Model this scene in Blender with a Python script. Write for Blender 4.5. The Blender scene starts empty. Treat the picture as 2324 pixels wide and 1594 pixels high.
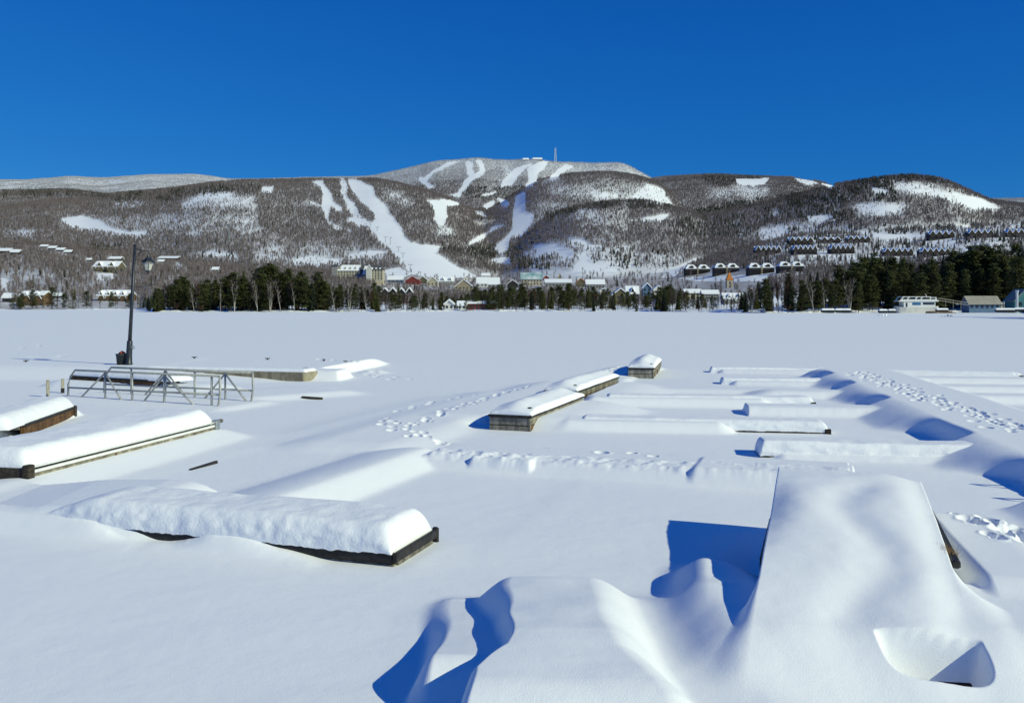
import bpy, math, random
import numpy as np
from mathutils import Vector, Matrix

SC = bpy.context.scene
COL = SC.collection
R = math.radians
random.seed(7)
RNG = np.random.RandomState(11)

# ------------------------------------------------------------------ camera
CAMZ = 4.0            # eye height over the frozen lake (metres)
FPX, CX, HY = 2045.0, 1161.5, 688.0   # focal length, centre column and horizon row in a 2323 px wide frame
cam = bpy.data.cameras.new('camera')
cam.sensor_width = 36.0
cam.lens = 36.0 * FPX / 2323.0
cam.shift_y = -(797.0 - HY) / 2323.0
cam.clip_start = 0.1
cam.clip_end = 40000.0
cam_o = bpy.data.objects.new('camera', cam)
cam_o.location = (0, 0, CAMZ)
cam_o.rotation_euler = (R(90), 0, 0)
COL.objects.link(cam_o)
SC.camera = cam_o

# ------------------------------------------------------------------ light
SUN_EL = R(30.0)
SUN_AZ = R(-30.0)      # angle of the sun from +X (to the right), negative = behind the camera
sun_dir = Vector((math.cos(SUN_AZ) * math.cos(SUN_EL), math.sin(SUN_AZ) * math.cos(SUN_EL), math.sin(SUN_EL)))
sl = bpy.data.lights.new('sun', 'SUN')
sl.energy = 3.65
sl.angle = R(0.53)
sl.color = (0.97, 0.99, 0.67)
sun = bpy.data.objects.new('sun', sl)
sun.rotation_euler = sun_dir.to_track_quat('Z', 'Y').to_euler()
COL.objects.link(sun)

world = bpy.data.worlds.new('World')
SC.world = world
world.use_nodes = True
wn, wl = world.node_tree.nodes, world.node_tree.links
wn.clear()
sky = wn.new('ShaderNodeTexSky')
sky.sky_type = 'NISHITA'
sky.sun_disc = False
sky.sun_elevation = SUN_EL
sky.sun_rotation = math.atan2(sun_dir.x, sun_dir.y)
sky.altitude = 0
sky.air_density = 1.0
sky.dust_density = 0.0
sky.ozone_density = 6.0
# deep polarised winter blue: one gain and one gamma for each colour of the whole sky
sep = wn.new('ShaderNodeSeparateColor'); com = wn.new('ShaderNodeCombineColor')
wl.new(sky.outputs[0], sep.inputs[0])
for i, (gain, gam) in enumerate(((0.044, 1.6), (0.535, 0.8), (1.99, 0.5))):
    pw = wn.new('ShaderNodeMath'); pw.operation = 'POWER'; pw.inputs[1].default_value = gam
    mu = wn.new('ShaderNodeMath'); mu.operation = 'MULTIPLY'; mu.inputs[1].default_value = gain
    wl.new(sep.outputs[i], pw.inputs[0]); wl.new(pw.outputs[0], mu.inputs[0]); wl.new(mu.outputs[0], com.inputs[i])
bg = wn.new('ShaderNodeBackground'); bg.inputs[1].default_value = 0.10
out = wn.new('ShaderNodeOutputWorld')
wl.new(com.outputs[0], bg.inputs[0]); wl.new(bg.outputs[0], out.inputs[0])

SC.view_settings.view_transform = 'Standard'
SC.view_settings.look = 'None'
SC.view_settings.exposure = 0.07
SC.view_settings.gamma = 1.0
SC.view_settings.use_curve_mapping = False
SC.cycles.max_bounces = 6
SC.cycles.diffuse_bounces = 3

# ------------------------------------------------------------------ helpers
def hash2(ix, iy, seed):
    h = (ix.astype(np.int64) * 374761393 + iy.astype(np.int64) * 668265263 + seed * 1442695041) & 0x7fffffff
    h = ((h ^ (h >> 13)) * 1274126177) & 0x7fffffff
    h = h ^ (h >> 16)
    return (h & 0xffffff) / float(0xffffff)

def vnoise(x, y, seed=0):
    x = np.asarray(x, float); y = np.asarray(y, float)
    ix = np.floor(x); iy = np.floor(y)
    fx = x - ix; fy = y - iy
    fx = fx * fx * fx * (fx * (fx * 6 - 15) + 10); fy = fy * fy * fy * (fy * (fy * 6 - 15) + 10)
    a = hash2(ix, iy, seed); b = hash2(ix + 1, iy, seed); c = hash2(ix, iy + 1, seed); d = hash2(ix + 1, iy + 1, seed)
    return (a + (b - a) * fx) * (1 - fy) + (c + (d - c) * fx) * fy

def fbm(x, y, seed=0, octv=4, gain=0.5):
    s = 0; a = 1; t = 0
    for k in range(octv):
        s = s + a * (vnoise(x * 2 ** k + 17.3 * k, y * 2 ** k - 9.1 * k, seed + k) - 0.5)
        t += a; a *= gain
    return s / t * 2.0          # about -1..1

def sm(t):
    t = np.clip(t, 0, 1)
    return t * t * (3 - 2 * t)

def px(x, y, z=0.0):
    """point of height z seen at column x, row y of the 2323 px frame"""
    Y = (CAMZ - z) * FPX / (y - HY)
    return ((x - CX) / FPX * Y, Y, z)

def at(x, y, Y):
    return ((x - CX) / FPX * Y, Y, CAMZ + (HY - y) / FPX * Y)

def new_mesh(name, verts, faces, mats, smooth=False, mat_idx=None):
    me = bpy.data.meshes.new(name)
    verts = np.asarray(verts, float).reshape(-1, 3)
    if isinstance(faces, np.ndarray):
        n, k = faces.shape
        me.vertices.add(len(verts)); me.vertices.foreach_set('co', verts.ravel())
        me.loops.add(n * k); me.loops.foreach_set('vertex_index', faces.ravel().astype(np.int32))
        me.polygons.add(n); me.polygons.foreach_set('loop_start', np.arange(0, n * k, k, dtype=np.int32))
        me.update(calc_edges=True)
    else:
        me.from_pydata(verts.tolist(), [], faces)
        me.update()
    for m in (mats if isinstance(mats, (list, tuple)) else [mats]):
        me.materials.append(m)
    if mat_idx is not None:
        me.polygons.foreach_set('material_index', np.asarray(mat_idx, np.int32))
    if smooth:
        me.polygons.foreach_set('use_smooth', np.ones(len(me.polygons), bool))
    return me

def link(name, me, parent=None, loc=None, rot=None, scale=None):
    o = bpy.data.objects.new(name, me)
    COL.objects.link(o)
    if parent is not None: o.parent = parent
    if loc is not None: o.location = loc
    if rot is not None: o.rotation_euler = rot
    if scale is not None: o.scale = scale
    return o

def tag(o, label=None, cat=None, group=None, kind=None):
    if label: o['label'] = label
    if cat: o['category'] = cat
    if group: o['group'] = group
    if kind: o['kind'] = kind
    return o

def thing(name, label, cat, loc=(0, 0, 0), rz=0.0, group=None, rot=None, scale=None):
    o = link(name, None, None, loc, rot or (0, 0, rz), scale)
    o.empty_display_size = 0.2
    return tag(o, label, cat, group)

def copy_tree(o, parent=None, label=None):
    c = o.copy(); COL.objects.link(c); c.parent = parent
    if label: c['label'] = label
    for ch in KIDS.get(o.name, ()):
        copy_tree(ch, c)
    return c
KIDS = {}
def kids_index():
    KIDS.clear()
    for o in bpy.data.objects:
        if o.parent: KIDS.setdefault(o.parent.name, []).append(o)

class MB:
    """collects simple solids, builds ONE mesh"""
    def __init__(s): s.v = []; s.f = []
    def quad(s, a, b, c, d):
        n = len(s.v); s.v += [a, b, c, d]; s.f.append((n, n + 1, n + 2, n + 3)); return s
    def poly(s, pts):
        n = len(s.v); s.v += list(pts); s.f.append(tuple(range(n, n + len(pts)))); return s
    def box(s, x0, x1, y0, y1, z0, z1, bev=0.0):
        if bev <= 0:
            n = len(s.v)
            s.v += [(x0, y0, z0), (x1, y0, z0), (x1, y1, z0), (x0, y1, z0), (x0, y0, z1), (x1, y0, z1), (x1, y1, z1), (x0, y1, z1)]
            s.f += [tuple(n + i for i in q) for q in ((0, 3, 2, 1), (4, 5, 6, 7), (0, 1, 5, 4), (1, 2, 6, 5), (2, 3, 7, 6), (3, 0, 4, 7))]
        else:
            b = bev
            n = len(s.v)
            ring = lambda z, i: [(x0 + b + (-b if i else 0) + 0, 0, 0)]
            pts = []
            for z, ins in ((z0, b), (z0 + b, 0), (z1 - b, 0), (z1, b)):
                a0, a1, c0, c1 = x0 + ins, x1 - ins, y0 + ins, y1 - ins
                pts += [(a0 + b, c0, z), (a1 - b, c0, z), (a1, c0 + b, z), (a1, c1 - b, z), (a1 - b, c1, z), (a0 + b, c1, z), (a0, c1 - b, z), (a0, c0 + b, z)]
            s.v += pts
            for k in range(3):
                for i in range(8):
                    j = (i + 1) % 8
                    s.f.append((n + k * 8 + i, n + k * 8 + j, n + k * 8 + 8 + j, n + k * 8 + 8 + i))
            s.f.append(tuple(n + i for i in range(7, -1, -1))); s.f.append(tuple(n + 24 + i for i in range(8)))
        return s
    def tube(s, pts, r, seg=8, cap=True):
        pts = [Vector(p) for p in pts]
        rr = r if isinstance(r, (list, tuple)) else [r] * len(pts)
        base = len(s.v)
        for i, p in enumerate(pts):
            d = (pts[min(i + 1, len(pts) - 1)] - pts[max(i - 1, 0)]).normalized()
            ref = Vector((0, 0, 1)) if abs(d.z) < 0.9 else Vector((1, 0, 0))
            a = d.cross(ref).normalized(); b = d.cross(a).normalized()
            for k in range(seg):
                t = 2 * math.pi * k / seg
                q = p + (a * math.cos(t) + b * math.sin(t)) * rr[i]
                s.v.append((q.x, q.y, q.z))
        for i in range(len(pts) - 1):
            for k in range(seg):
                k2 = (k + 1) % seg
                s.f.append((base + i * seg + k, base + i * seg + k2, base + (i + 1) * seg + k2, base + (i + 1) * seg + k))
        if cap:
            s.f.append(tuple(base + k for k in range(seg - 1, -1, -1)))
            e = base + (len(pts) - 1) * seg
            s.f.append(tuple(e + k for k in range(seg)))
        return s
    def mesh(s, name, mat, smooth=False):
        return new_mesh(name, s.v, s.f, mat, smooth)
    def build(s, name, mat, parent=None, smooth=False, loc=None, rot=None):
        return link(name, s.mesh(name, mat, smooth), parent, loc, rot)

# ------------------------------------------------------------------ materials
def mat(name, col, rough=0.7, metal=0.0, var=0.0, scale=4.0, bump=0.0, bscale=30.0, col2=None, stretch=(1, 1, 1), spec=0.3, coord='Object', detail=4.0):
    m = bpy.data.materials.new(name); m.use_nodes = True
    n, l = m.node_tree.nodes, m.node_tree.links
    p = n['Principled BSDF']
    p.inputs['Roughness'].default_value = rough; p.inputs['Metallic'].default_value = metal
    p.inputs['Specular IOR Level'].default_value = spec
    p.inputs['Base Color'].default_value = (*col, 1)
    tc = n.new('ShaderNodeTexCoord'); mp = n.new('ShaderNodeMapping'); mp.inputs['Scale'].default_value = stretch
    l.new(tc.outputs[coord], mp.inputs[0])
    if var > 0 or col2:
        no = n.new('ShaderNodeTexNoise'); no.inputs['Scale'].default_value = scale; no.inputs['Detail'].default_value = detail
        l.new(mp.outputs[0], no.inputs[0])
        rp = n.new('ShaderNodeValToRGB')
        c2 = col2 or tuple(c * (1 + var) for c in col); c1 = col if col2 else tuple(c * (1 - var) for c in col)
        rp.color_ramp.elements[0].position = 0.35; rp.color_ramp.elements[1].position = 0.65
        rp.color_ramp.elements[0].color = (*c1, 1); rp.color_ramp.elements[1].color = (*c2, 1)
        l.new(no.outputs[0], rp.inputs[0]); l.new(rp.outputs[0], p.inputs['Base Color'])
    if bump > 0:
        nb = n.new('ShaderNodeTexNoise'); nb.inputs['Scale'].default_value = bscale; nb.inputs['Detail'].default_value = 4
        l.new(mp.outputs[0], nb.inputs[0])
        bp = n.new('ShaderNodeBump'); bp.inputs['Strength'].default_value = 1.0; bp.inputs['Distance'].default_value = bump
        l.new(nb.outputs[0], bp.inputs['Height']); l.new(bp.outputs[0], p.inputs['Normal'])
    return m

def snow_mat(name, b1=0.012, s1=9.0, b2=0.004, s2=70.0):
    m = bpy.data.materials.new(name); m.use_nodes = True
    n, l = m.node_tree.nodes, m.node_tree.links
    p = n['Principled BSDF']
    p.inputs['Base Color'].default_value = (0.86, 0.875, 0.90, 1)
    p.inputs['Roughness'].default_value = 0.62; p.inputs['Specular IOR Level'].default_value = 0.15
    tc = n.new('ShaderNodeTexCoord')
    prev = None
    for b, s in ((b1, s1), (b2, s2)):
        nb = n.new('ShaderNodeTexNoise'); nb.inputs['Scale'].default_value = s; nb.inputs['Detail'].default_value = 4
        l.new(tc.outputs['Object'], nb.inputs[0])
        bp = n.new('ShaderNodeBump'); bp.inputs['Distance'].default_value = b; bp.inputs['Strength'].default_value = 1.0
        l.new(nb.outputs[0], bp.inputs['Height'])
        if prev: l.new(prev.outputs[0], bp.inputs['Normal'])
        prev = bp
    l.new(prev.outputs[0], p.inputs['Normal'])
    return m

M = {}
M['snow'] = snow_mat('snow', 0.011, 2.5, 0.0035, 70.0)
M['cap'] = snow_mat('cap_snow', 0.016, 5.0, 0.006, 26.0)
M['grey_wood'] = mat('grey_wood', (0.20, 0.185, 0.155), 0.8, col2=(0.36, 0.335, 0.28), scale=3.0, stretch=(1, 6, 14), bump=0.006, bscale=18)
M['tan_wood'] = mat('tan_wood', (0.25, 0.22, 0.16), 0.8, col2=(0.40, 0.37, 0.28), scale=2.2, stretch=(1, 5, 9), bump=0.005, bscale=18)
M['brown_wood'] = mat('brown_wood', (0.11, 0.055, 0.022), 0.8, col2=(0.21, 0.11, 0.045), scale=3.0, stretch=(1, 5, 14), bump=0.006, bscale=16)
M['dark_wood'] = mat('dark_wood', (0.030, 0.024, 0.020), 0.8, col2=(0.085, 0.066, 0.050), scale=4.0, stretch=(1, 4, 9), bump=0.005, bscale=18)
M['red_wood'] = mat('red_wood', (0.030, 0.013, 0.010), 0.8, col2=(0.075, 0.030, 0.020), scale=3.0, stretch=(1, 4, 8), bump=0.005, bscale=16)
def weather(m, rnd=.3, stain=.55):
    """each board a little lighter or darker, with dark damp stains running down"""
    n, l = m.node_tree.nodes, m.node_tree.links
    p = n['Principled BSDF']; src = p.inputs['Base Color'].links[0].from_socket
    oi = n.new('ShaderNodeObjectInfo'); mr = n.new('ShaderNodeMapRange'); mr.inputs[3].default_value = 1 - rnd; mr.inputs[4].default_value = 1 + rnd
    l.new(oi.outputs['Random'], mr.inputs[0])
    tc = n.new('ShaderNodeTexCoord'); mp = n.new('ShaderNodeMapping'); mp.inputs['Scale'].default_value = (2.2, 2.2, .5)
    no = n.new('ShaderNodeTexNoise'); no.inputs['Scale'].default_value = 2.0; no.inputs['Detail'].default_value = 6; no.inputs['Roughness'].default_value = .7
    l.new(tc.outputs['Object'], mp.inputs[0]); l.new(mp.outputs[0], no.inputs[0])
    m2 = n.new('ShaderNodeMapRange'); m2.inputs[1].default_value = .42; m2.inputs[2].default_value = .60; m2.inputs[3].default_value = 1 - stain; m2.inputs[4].default_value = 1.0
    l.new(no.outputs[0], m2.inputs[0])
    mu = n.new('ShaderNodeMath'); mu.operation = 'MULTIPLY'; l.new(mr.outputs[0], mu.inputs[0]); l.new(m2.outputs[0], mu.inputs[1])
    vs = n.new('ShaderNodeVectorMath'); vs.operation = 'SCALE'; l.new(src, vs.inputs[0]); l.new(mu.outputs[0], vs.inputs['Scale'])
    l.new(vs.outputs[0], p.inputs['Base Color'])
for k_ in ('grey_wood', 'tan_wood', 'brown_wood', 'dark_wood'): weather(M[k_])
M['rubber'] = mat('rubber', (0.022, 0.020, 0.020), 0.6, var=0.4, scale=9, bump=0.004, bscale=30)
M['concrete'] = mat('concrete', (0.235, 0.205, 0.145), 0.85, col2=(0.33, 0.295, 0.215), scale=1.8, bump=0.006, bscale=12)
M['alu'] = mat('aluminium', (0.36, 0.36, 0.34), 0.5, metal=0.15, var=0.15, scale=9)
weather(M['concrete'], .08, .35)
M['galv'] = mat('galvanised', (0.30, 0.33, 0.35), 0.5, metal=0.5, var=0.25, scale=16)
M['white_metal'] = mat('white_metal', (0.72, 0.72, 0.70), 0.45, var=0.08, scale=7)
M['black_metal'] = mat('black_metal', (0.018, 0.022, 0.032), 0.42, spec=0.5, var=0.3, scale=5)
M['lamp_glass'] = mat('lamp_glass', (0.44, 0.44, 0.39), 0.35, var=0.1, scale=6)
M['cleat'] = mat('cleat_iron', (0.045, 0.042, 0.045), 0.6, metal=0.3, var=0.4, scale=20)
M['bin'] = mat('bin_plastic', (0.025, 0.032, 0.040), 0.6, var=0.3, scale=8)
M['red_cloth'] = mat('red_bag', (0.42, 0.07, 0.05), 0.6, var=0.3, scale=9)
M['post_wood'] = mat('post_wood', (0.30, 0.27, 0.20), 0.8, col2=(0.45, 0.42, 0.33), scale=4, stretch=(6, 6, 1), bump=0.004)
# ------------------------------------------------------------------ snow-covered harbour: one height function
def seg_frame(P0, P1):
    d = np.array(P1, float) - np.array(P0, float); L = np.hypot(*d); d = d / L
    return d, np.array((-d[1], d[0])), L      # along, left normal, length

def bank(X, Y, P0, P1, wl, top, fr, fl, f0, f1, top1=None):
    """raised strip: right edge P0->P1, width wl to the left; falloff widths right/left/start/end"""
    d, n, L = seg_frame(P0, P1)
    a = (X - P0[0]) * d[0] + (Y - P0[1]) * d[1]
    b = (X - P0[0]) * n[0] + (Y - P0[1]) * n[1]
    F = sm(1 + b / fr) * sm(1 - (b - wl) / fl) * sm(1 + a / f0) * sm(1 - (a - L) / f1)
    t = top if top1 is None else top + (top1 - top) * np.clip(a / L, 0, 1)
    return F * t

def blob(X, Y, cx, cy, rx, ry, h, ang=0.0, p=1.0):
    c, s = math.cos(R(ang)), math.sin(R(ang))
    x = ((X - cx) * c + (Y - cy) * s) / rx; y = (-(X - cx) * s + (Y - cy) * c) / ry
    return h * np.exp(-((x * x + y * y) ** p))

def smax(a, b, k=0.08):
    h = np.clip(0.5 + 0.5 * (a - b) / k, 0, 1)
    return b + (a - b) * h + k * h * (1 - h)

FOOT = []          # (x, y, heading, size, depth)
def trail(pts, step, spread, seed, size=0.15, depth=0.14, double=1, zs=0.3):
    rn = random.Random(seed)
    P = [px(x, y, zs)[:2] for x, y in pts]
    for i in range(len(P) - 1):
        (x0, y0), (x1, y1) = P[i], P[i + 1]
        L = math.hypot(x1 - x0, y1 - y0); hd = math.atan2(y1 - y0, x1 - x0)
        k = 0.0
        side = 1
        while k < L:
            for dd in range(double):
                o = side * spread * (0.5 + rn.random()) * (1 if double == 1 else rn.uniform(-1.6, 1.6))
                side = -side
                t = k / L
                FOOT.append((x0 + (x1 - x0) * t - math.sin(hd) * o, y0 + (y1 - y0) * t + math.cos(hd) * o,
                             hd + rn.uniform(-.5, .5), size * rn.uniform(.65, 1.25), depth * rn.uniform(.6, 1.2)))
            k += step * rn.uniform(.75, 1.25)

# people walked along the buried docks
trail([(905, 925), (985, 905), (1075, 893)], 0.85, 0.12, 1, 0.115, 0.10)
trail([(865, 945), (930, 978), (1010, 992), (1090, 1000), (1180, 1014), (1300, 1026), (1430, 1038), (1560, 1050)], 0.7, 0.14, 2, 0.12, 0.12)
trail([(870, 955), (960, 985), (1060, 995)], 0.7, 0.3, 12, 0.13, 0.13)
trail([(950, 962), (1010, 935), (1080, 915), (1150, 890), (1210, 875)], 0.75, 0.12, 3, 0.115, 0.11)
trail([(940, 958), (1020, 928), (1100, 905), (1180, 880)], 0.85, 0.12, 4, 0.11, 0.10)
trail([(1320, 856), (1400, 836), (1430, 826)], 0.6, 0.3, 5, 0.17, 0.14)
trail([(1380, 842), (1430, 830)], 0.45, 0.4, 15, 0.17, 0.12)
trail([(1945, 848), (2020, 878), (2110, 910), (2210, 945), (2330, 992)], 0.36, 0.24, 6, 0.105, 0.09, 2, 0.5)
trail([(1945, 848), (2020, 878), (2110, 910), (2210, 945), (2330, 992)], 0.7, 0.5, 16, 0.14, 0.09, 1, 0.5)
trail([(2120, 1148), (2200, 1190), (2260, 1232), (2340, 1290)], 0.16, 0.30, 7, 0.11, 0.13, 3, 0.25)
trail([(2200, 1160), (2270, 1195), (2340, 1240)], 0.30, 0.3, 17, 0.17, 0.12, 2, 0.25)
trail([(720, 828), (800, 835), (850, 848), (930, 858)], 0.8, 0.3, 8, 0.2, 0.10, 1, 0.2)
trail([(20, 795), (140, 780), (300, 775)], 2.0, 0.5, 9, 0.3, 0.06, 1, 0.0)
trail([(40, 812), (90, 803), (160, 800)], 1.2, 0.5, 19, 0.35, 0.08, 1, 0.3)
FOOT = np.array(FOOT)

def ground_h(X, Y):
    X = np.asarray(X, float); Y = np.asarray(Y, float)
    near = sm((70 - Y) / 15)
    H = 0.05 * fbm(X * .22 + 3, Y * .16, 5, 3) * near + 0.018 * fbm(X * 0.9 + Y * .35, Y * .42, 9, 3) * near
    H = H + 0.03 * fbm(X * 0.03, Y * .05, 4, 3) * (1 - near)
    H = H + (.022 * fbm(X * .12 + 2, Y * .55 + X * .10, 14, 3)) * sm((Y - 50) / 20) * sm((260 - Y) / 120)
    # quay with the lamp
    H = smax(H, bank(X, Y, (-60, 50.0), (-19.2, 49.4), 7.0, .62, 5.5, 5, 3, 3), .1)
    H = smax(H, bank(X, Y, (-21, 47.75), (-10.5, 45.65), 9.5, .60, .16, 5, 3, .2), .05)
    H = smax(H, bank(X, Y, (-10.5, 45.9), (-8.9, 45.7), 1.6, .58, .25, 1.2, .2, .4), .06)
    H = smax(H, blob(X, Y, -7.8, 50.5, 1.0, 1.2, .30), .1)
    wf = 45.05 + (-10.45 - X) * .2644
    H = smax(H, np.interp(X, [-24, -19, -15, -12.5, -11, -10], [.62, .56, .36, .20, .05, 0]) * sm(1 - (wf - Y) / 3.2) * (Y < wf + .5), .06)
    # land rise left of the long dock
    H = smax(H, bank(X, Y, (-21, 42.0), (-14.0, 39.0), 1.6, .45, .6, 1.8, 2.0, 2.4), .1)
    H = smax(H, bank(X, Y, (-15.0, 25.0), (-15.3, 31.4), 1.2, .36, .5, 1.6, 1.2, .6), .1)
    H = smax(H, bank(X, Y, (-10.2, 36.2), (-7.4, 38.6), 2.5, .28, 1.5, 3, 3, 2), .15)
    H = smax(H, bank(X, Y, (-18.6, 36.6), (-10.6, 33.0), 1.9, .22, 1.6, 2, 1.5, 1.2), .1)
    # long dock with white rail: drift slopes away to the right into the slip
    H = H - bank(X, Y, (-1.9, 14.4), (.7, 22.0), 6.6, .28, 1.6, 1.5, 2.0, 5.0)
    def ramp(P0, P1, top, floor, wr_, wl_, f0, f1):
        """straight drift: level on its left edge, even slope down to the right"""
        d, n, L = seg_frame(P0, P1)
        a = (X - P0[0]) * d[0] + (Y - P0[1]) * d[1]; b = -((X - P0[0]) * n[0] + (Y - P0[1]) * n[1])
        t = b / wr_
        q = .5 * (t + np.sqrt(t * t + .004)); q = 1 - np.maximum(1 - q, 0)
        up = sm(1 + b / wl_)
        F = up * sm(1 + a / f0) * sm(1 - (a - L) / f1)
        return floor + (top - floor) * np.clip(1 - q, 0, 1) * F
    H = smax(H, ramp((-10.35, 18.0), (-8.55, 26.2), .34, -.28, 2.5, 4.0, 1.0, 2.6), .04)
    # buried dock 6: gentle rise from the left, steep drop on its right
    H = smax(H, ramp((-4.75, 15.6), (-2.2, 22.4), .42, -.28, 1.7, 4.2, .6, 1.6), .04)
    # long ridge carrying the trail between dock 6 and dock 8
    H = smax(H, bank(X, Y, (-3.4, 24.2), (0.8, 37.5), 1.6, .28, 2.0, 2.8, 2.0, 3.0), .12)
    H = smax(H, bank(X, Y, (-5.2, 27.0), (-2.0, 36.0), 1.0, .15, 1.3, 2.0, 2.0, 3.0), .12)
    # front walkway dock 5
    H = smax(H, bank(X, Y, (-14.5, 18.0), (-6.9, 15.3), 2.1, np.interp(X, [-14, -9.6, -8.2, -6.6], [.25, .28, .48, .60]), .5, .26, 2, 2.0), .06)
    H = smax(H, bank(X, Y, (-6.9, 15.3), (-3.1, 14.05), 1.40, .60, .03, .24, 1.6, .6), .04)
    fl = 13.40 + (-1.76 - X) * .3316
    hf = 0
    for oo in (-.24, -.12, 0, .12, .24):
        hf = hf + .2 * np.interp(X + oo + .08 * fbm(X * 2.5, Y * 2.5, 77, 2), [-14, -6.95, -6.5, -6.2, -5.3, -5.0, -4.1, -3.8, -3.0, -2.3, -1.8, -1.2], [.42, .38, .20, .12, .16, .33, .34, .25, .13, .04, -.03, 0])
    H = smax(H, (np.minimum(hf, .14) * sm(1 - (fl - Y) / 1.8) + np.maximum(hf - .14, 0) * sm(1 - (fl - Y) / .5)) * (Y < fl + .4), .04)
    H = H - blob(X, Y, -1.75, 13.15, 1.0, .7, .15)
    # trail dock 7 (left-right) with a broken front
    cr = 0.05 * fbm(X * 3.0, Y * 3.0, 33, 3) + .02 * fbm(X * 9.0, Y * 9.0, 34, 2)
    H = smax(H, bank(X, Y, (-2.0, 22.0), (7.0, 18.75), 1.5, .36, 1.1, 1.0, .5, .16, .44), .06)
    for (q0, q1, ww, tt) in (((-1.95, 21.85), (-.55, 21.3), .5, .40), ((-.9, 21.2), (.4, 20.7), .5, .40), ((4.0, 19.45), (5.4, 18.95), .8, .44), ((5.2, 19.15), (6.95, 18.6), .8, .46)):
        H = smax(H, bank(X, Y, q0, q1, ww, tt, .35, .5, .3, .3) + cr * bank(X, Y, q0, q1, ww, 1.0, .35, .5, .3, .3), .05)
    H = H + bank(X, Y, (-2.0, 21.8), (7.05, 18.6), .55, 1, .3, .3, .3, .3) * .045 * fbm(X * 3.5, Y * 3.5, 41, 3)
    H = smax(H, bank(X, Y, (4.0, 19.5), (7.0, 18.45), 1.4, .46, .5, .6, .5, .14), .05)
    # dock 8 surroundings: drift on its right side, hollows at the corners
    H = smax(H, bank(X, Y, (1.30, 28.3), (3.0, 33.2), .5, .42, 3.2, .5, 1.3, 1.0), .06)
    H = smax(H, bank(X, Y, (3.6, 35.4), (5.4, 41.0), .5, .40, 3.4, .5, 1.1, 1.2), .06)
    H = smax(H, bank(X, Y, (-.9, 29.6), (3.2, 42.0), 1.2, .36, .5, 3.0, 1.6, 1.4), .08)
    H = H - blob(X, Y, .4, 27.5, 1.1, .45, .16, -20) - blob(X, Y, -.9, 28.6, .5, .6, .16)
    H = smax(H, bank(X, Y, (5.6, 45.2), (8.6, 53.4), 2.2, .24, .8, 1.5, 1.6, 1.6), .08)
    H = H - blob(X, Y, 6.9, 46.6, 1.3, .8, .14)
    # fingers running right from dock 8
    H = smax(H, bank(X, Y, (3.2, 34.55), (9.3, 33.85), 1.0, .42, .75, .9, 1, .9), .06)
    H = smax(H, bank(X, Y, (8.2, 33.85), (11.2, 33.5), 1.0, .10, .7, .9, .8, .6), .06)
    H = smax(H, bank(X, Y, (1.8, 27.9), (6.2, 27.35), 1.0, .40, .8, .9, 1, .9), .06)
    H = smax(H, bank(X, Y, (5.4, 27.4), (9.3, 26.75), 1.0, .10, .7, .9, .9, .6), .06)
    H = smax(H, bank(X, Y, (3.4, 40.2), (12, 38.9), 1.0, .25, .8, .9, 1, 1.5), .06)
    # walkway dock 10 and its fingers
    H = smax(H, bank(X, Y, (20.0, 60.0), (12.6, 14.0), 0.0001, 0.0, 1, 1, 1, 1), .02)
    wob = 0.12 * fbm(Y * .3, X * .3, 61, 3)
    pit = 0
    for ya, yb in ((17, 21.2), (23.3, 28.2), (32.3, 35.2), (38.4, 41.4), (43.8, 47.0)):
        pit = np.maximum(pit, sm((Y - ya) / .7) * sm((yb - Y) / 1.6))
    flp = .75 + 1.6 * (1 - pit)
    H = smax(H, bank(X + wob, Y, (13.2, 12.0), (19.4, 46.8), 3.0, .60, 1.7, flp, 1, 1.0), .05)
    c2 = 0.02 * fbm(X * 3.2, Y * 3.2, 71, 3)
    for (x0, y0, x1, y1, t, fe, fr_) in ((8.3, 31.7, 14.0, 30.8, .40, .12, .7), (6.9, 22.75, 12.6, 21.9, .22, .6, .8), (11.9, 50.6, 17.2, 49.6, .30, .6, .9),
                                    (10.8, 43.2, 16.0, 42.3, .30, .6, .9), (11.0, 37.6, 15.0, 37.0, .36, 2.0, .8)):
        H = smax(H, bank(X, Y + c2, (x0, y0), (x1, y1), 1.0, t, fr_, .7, fe, 1.0), .05)
    for (x0, y0, x1, y1, t) in ((18.3, 48.4, 26.2, 46.6, .42), (17.5, 44.0, 30, 42.4, .4), (16.6, 39.6, 30, 37.8, .4), (15.8, 35.6, 30, 33.8, .4), (15.0, 30.6, 28, 28.9, .4)):
        H = smax(H, bank(X, Y, (x0, y0), (x1, y1), 1.1, t, .7, .9, .5, .3), .06)
    # wind scoops on the lee side of dock 10
    for (cx, cy, rx, ry) in ((15.6, 46.2, .9, 1.6), (14.5, 40.2, .9, 1.6), (13.4, 34.3, 1.0, 1.7), (12.0, 25.8, 1.0, 2.0), (10.9, 20.0, .9, 1.2)):
        H = H - blob(X, Y, cx, cy, rx, ry, .26, 8) * sm((.60 - H) / .4)
    # ---------------- near drifts
    # M2: snow-laden dock pointing at the viewer, M1: lower step on its left
    H = smax(H, bank(X, Y, (-.2, 6.0), (-.2, 11.2), .60, .02, 1.5, 1.2, 2, .9, .12), .08)
    e1 = .05 * np.sin(Y * 2.3 + .6) + .03 * fbm(Y * 1.3, X * .4, 81, 2)
    H = smax(H, bank(X + e1, Y, (.2, 8.9), (.2, 11.5), .92, .54, .4, np.interp(Y, [9.3, 11.2], [.40, .6]), 1.0, .9, .20), .06)
    xl = np.interp(Y, [3, 7.0, 7.5, 8.0, 8.25, 8.6, 8.9, 12], [-.40, -.40, -.39, -.36, -.24, -.06, -.03, -.05])
    xr = np.interp(Y, [3, 7.6, 7.9, 8.6, 9.4, 10.2, 11, 12], [1.30, 1.27, 1.17, .97, .91, .92, .95, .98])
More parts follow.
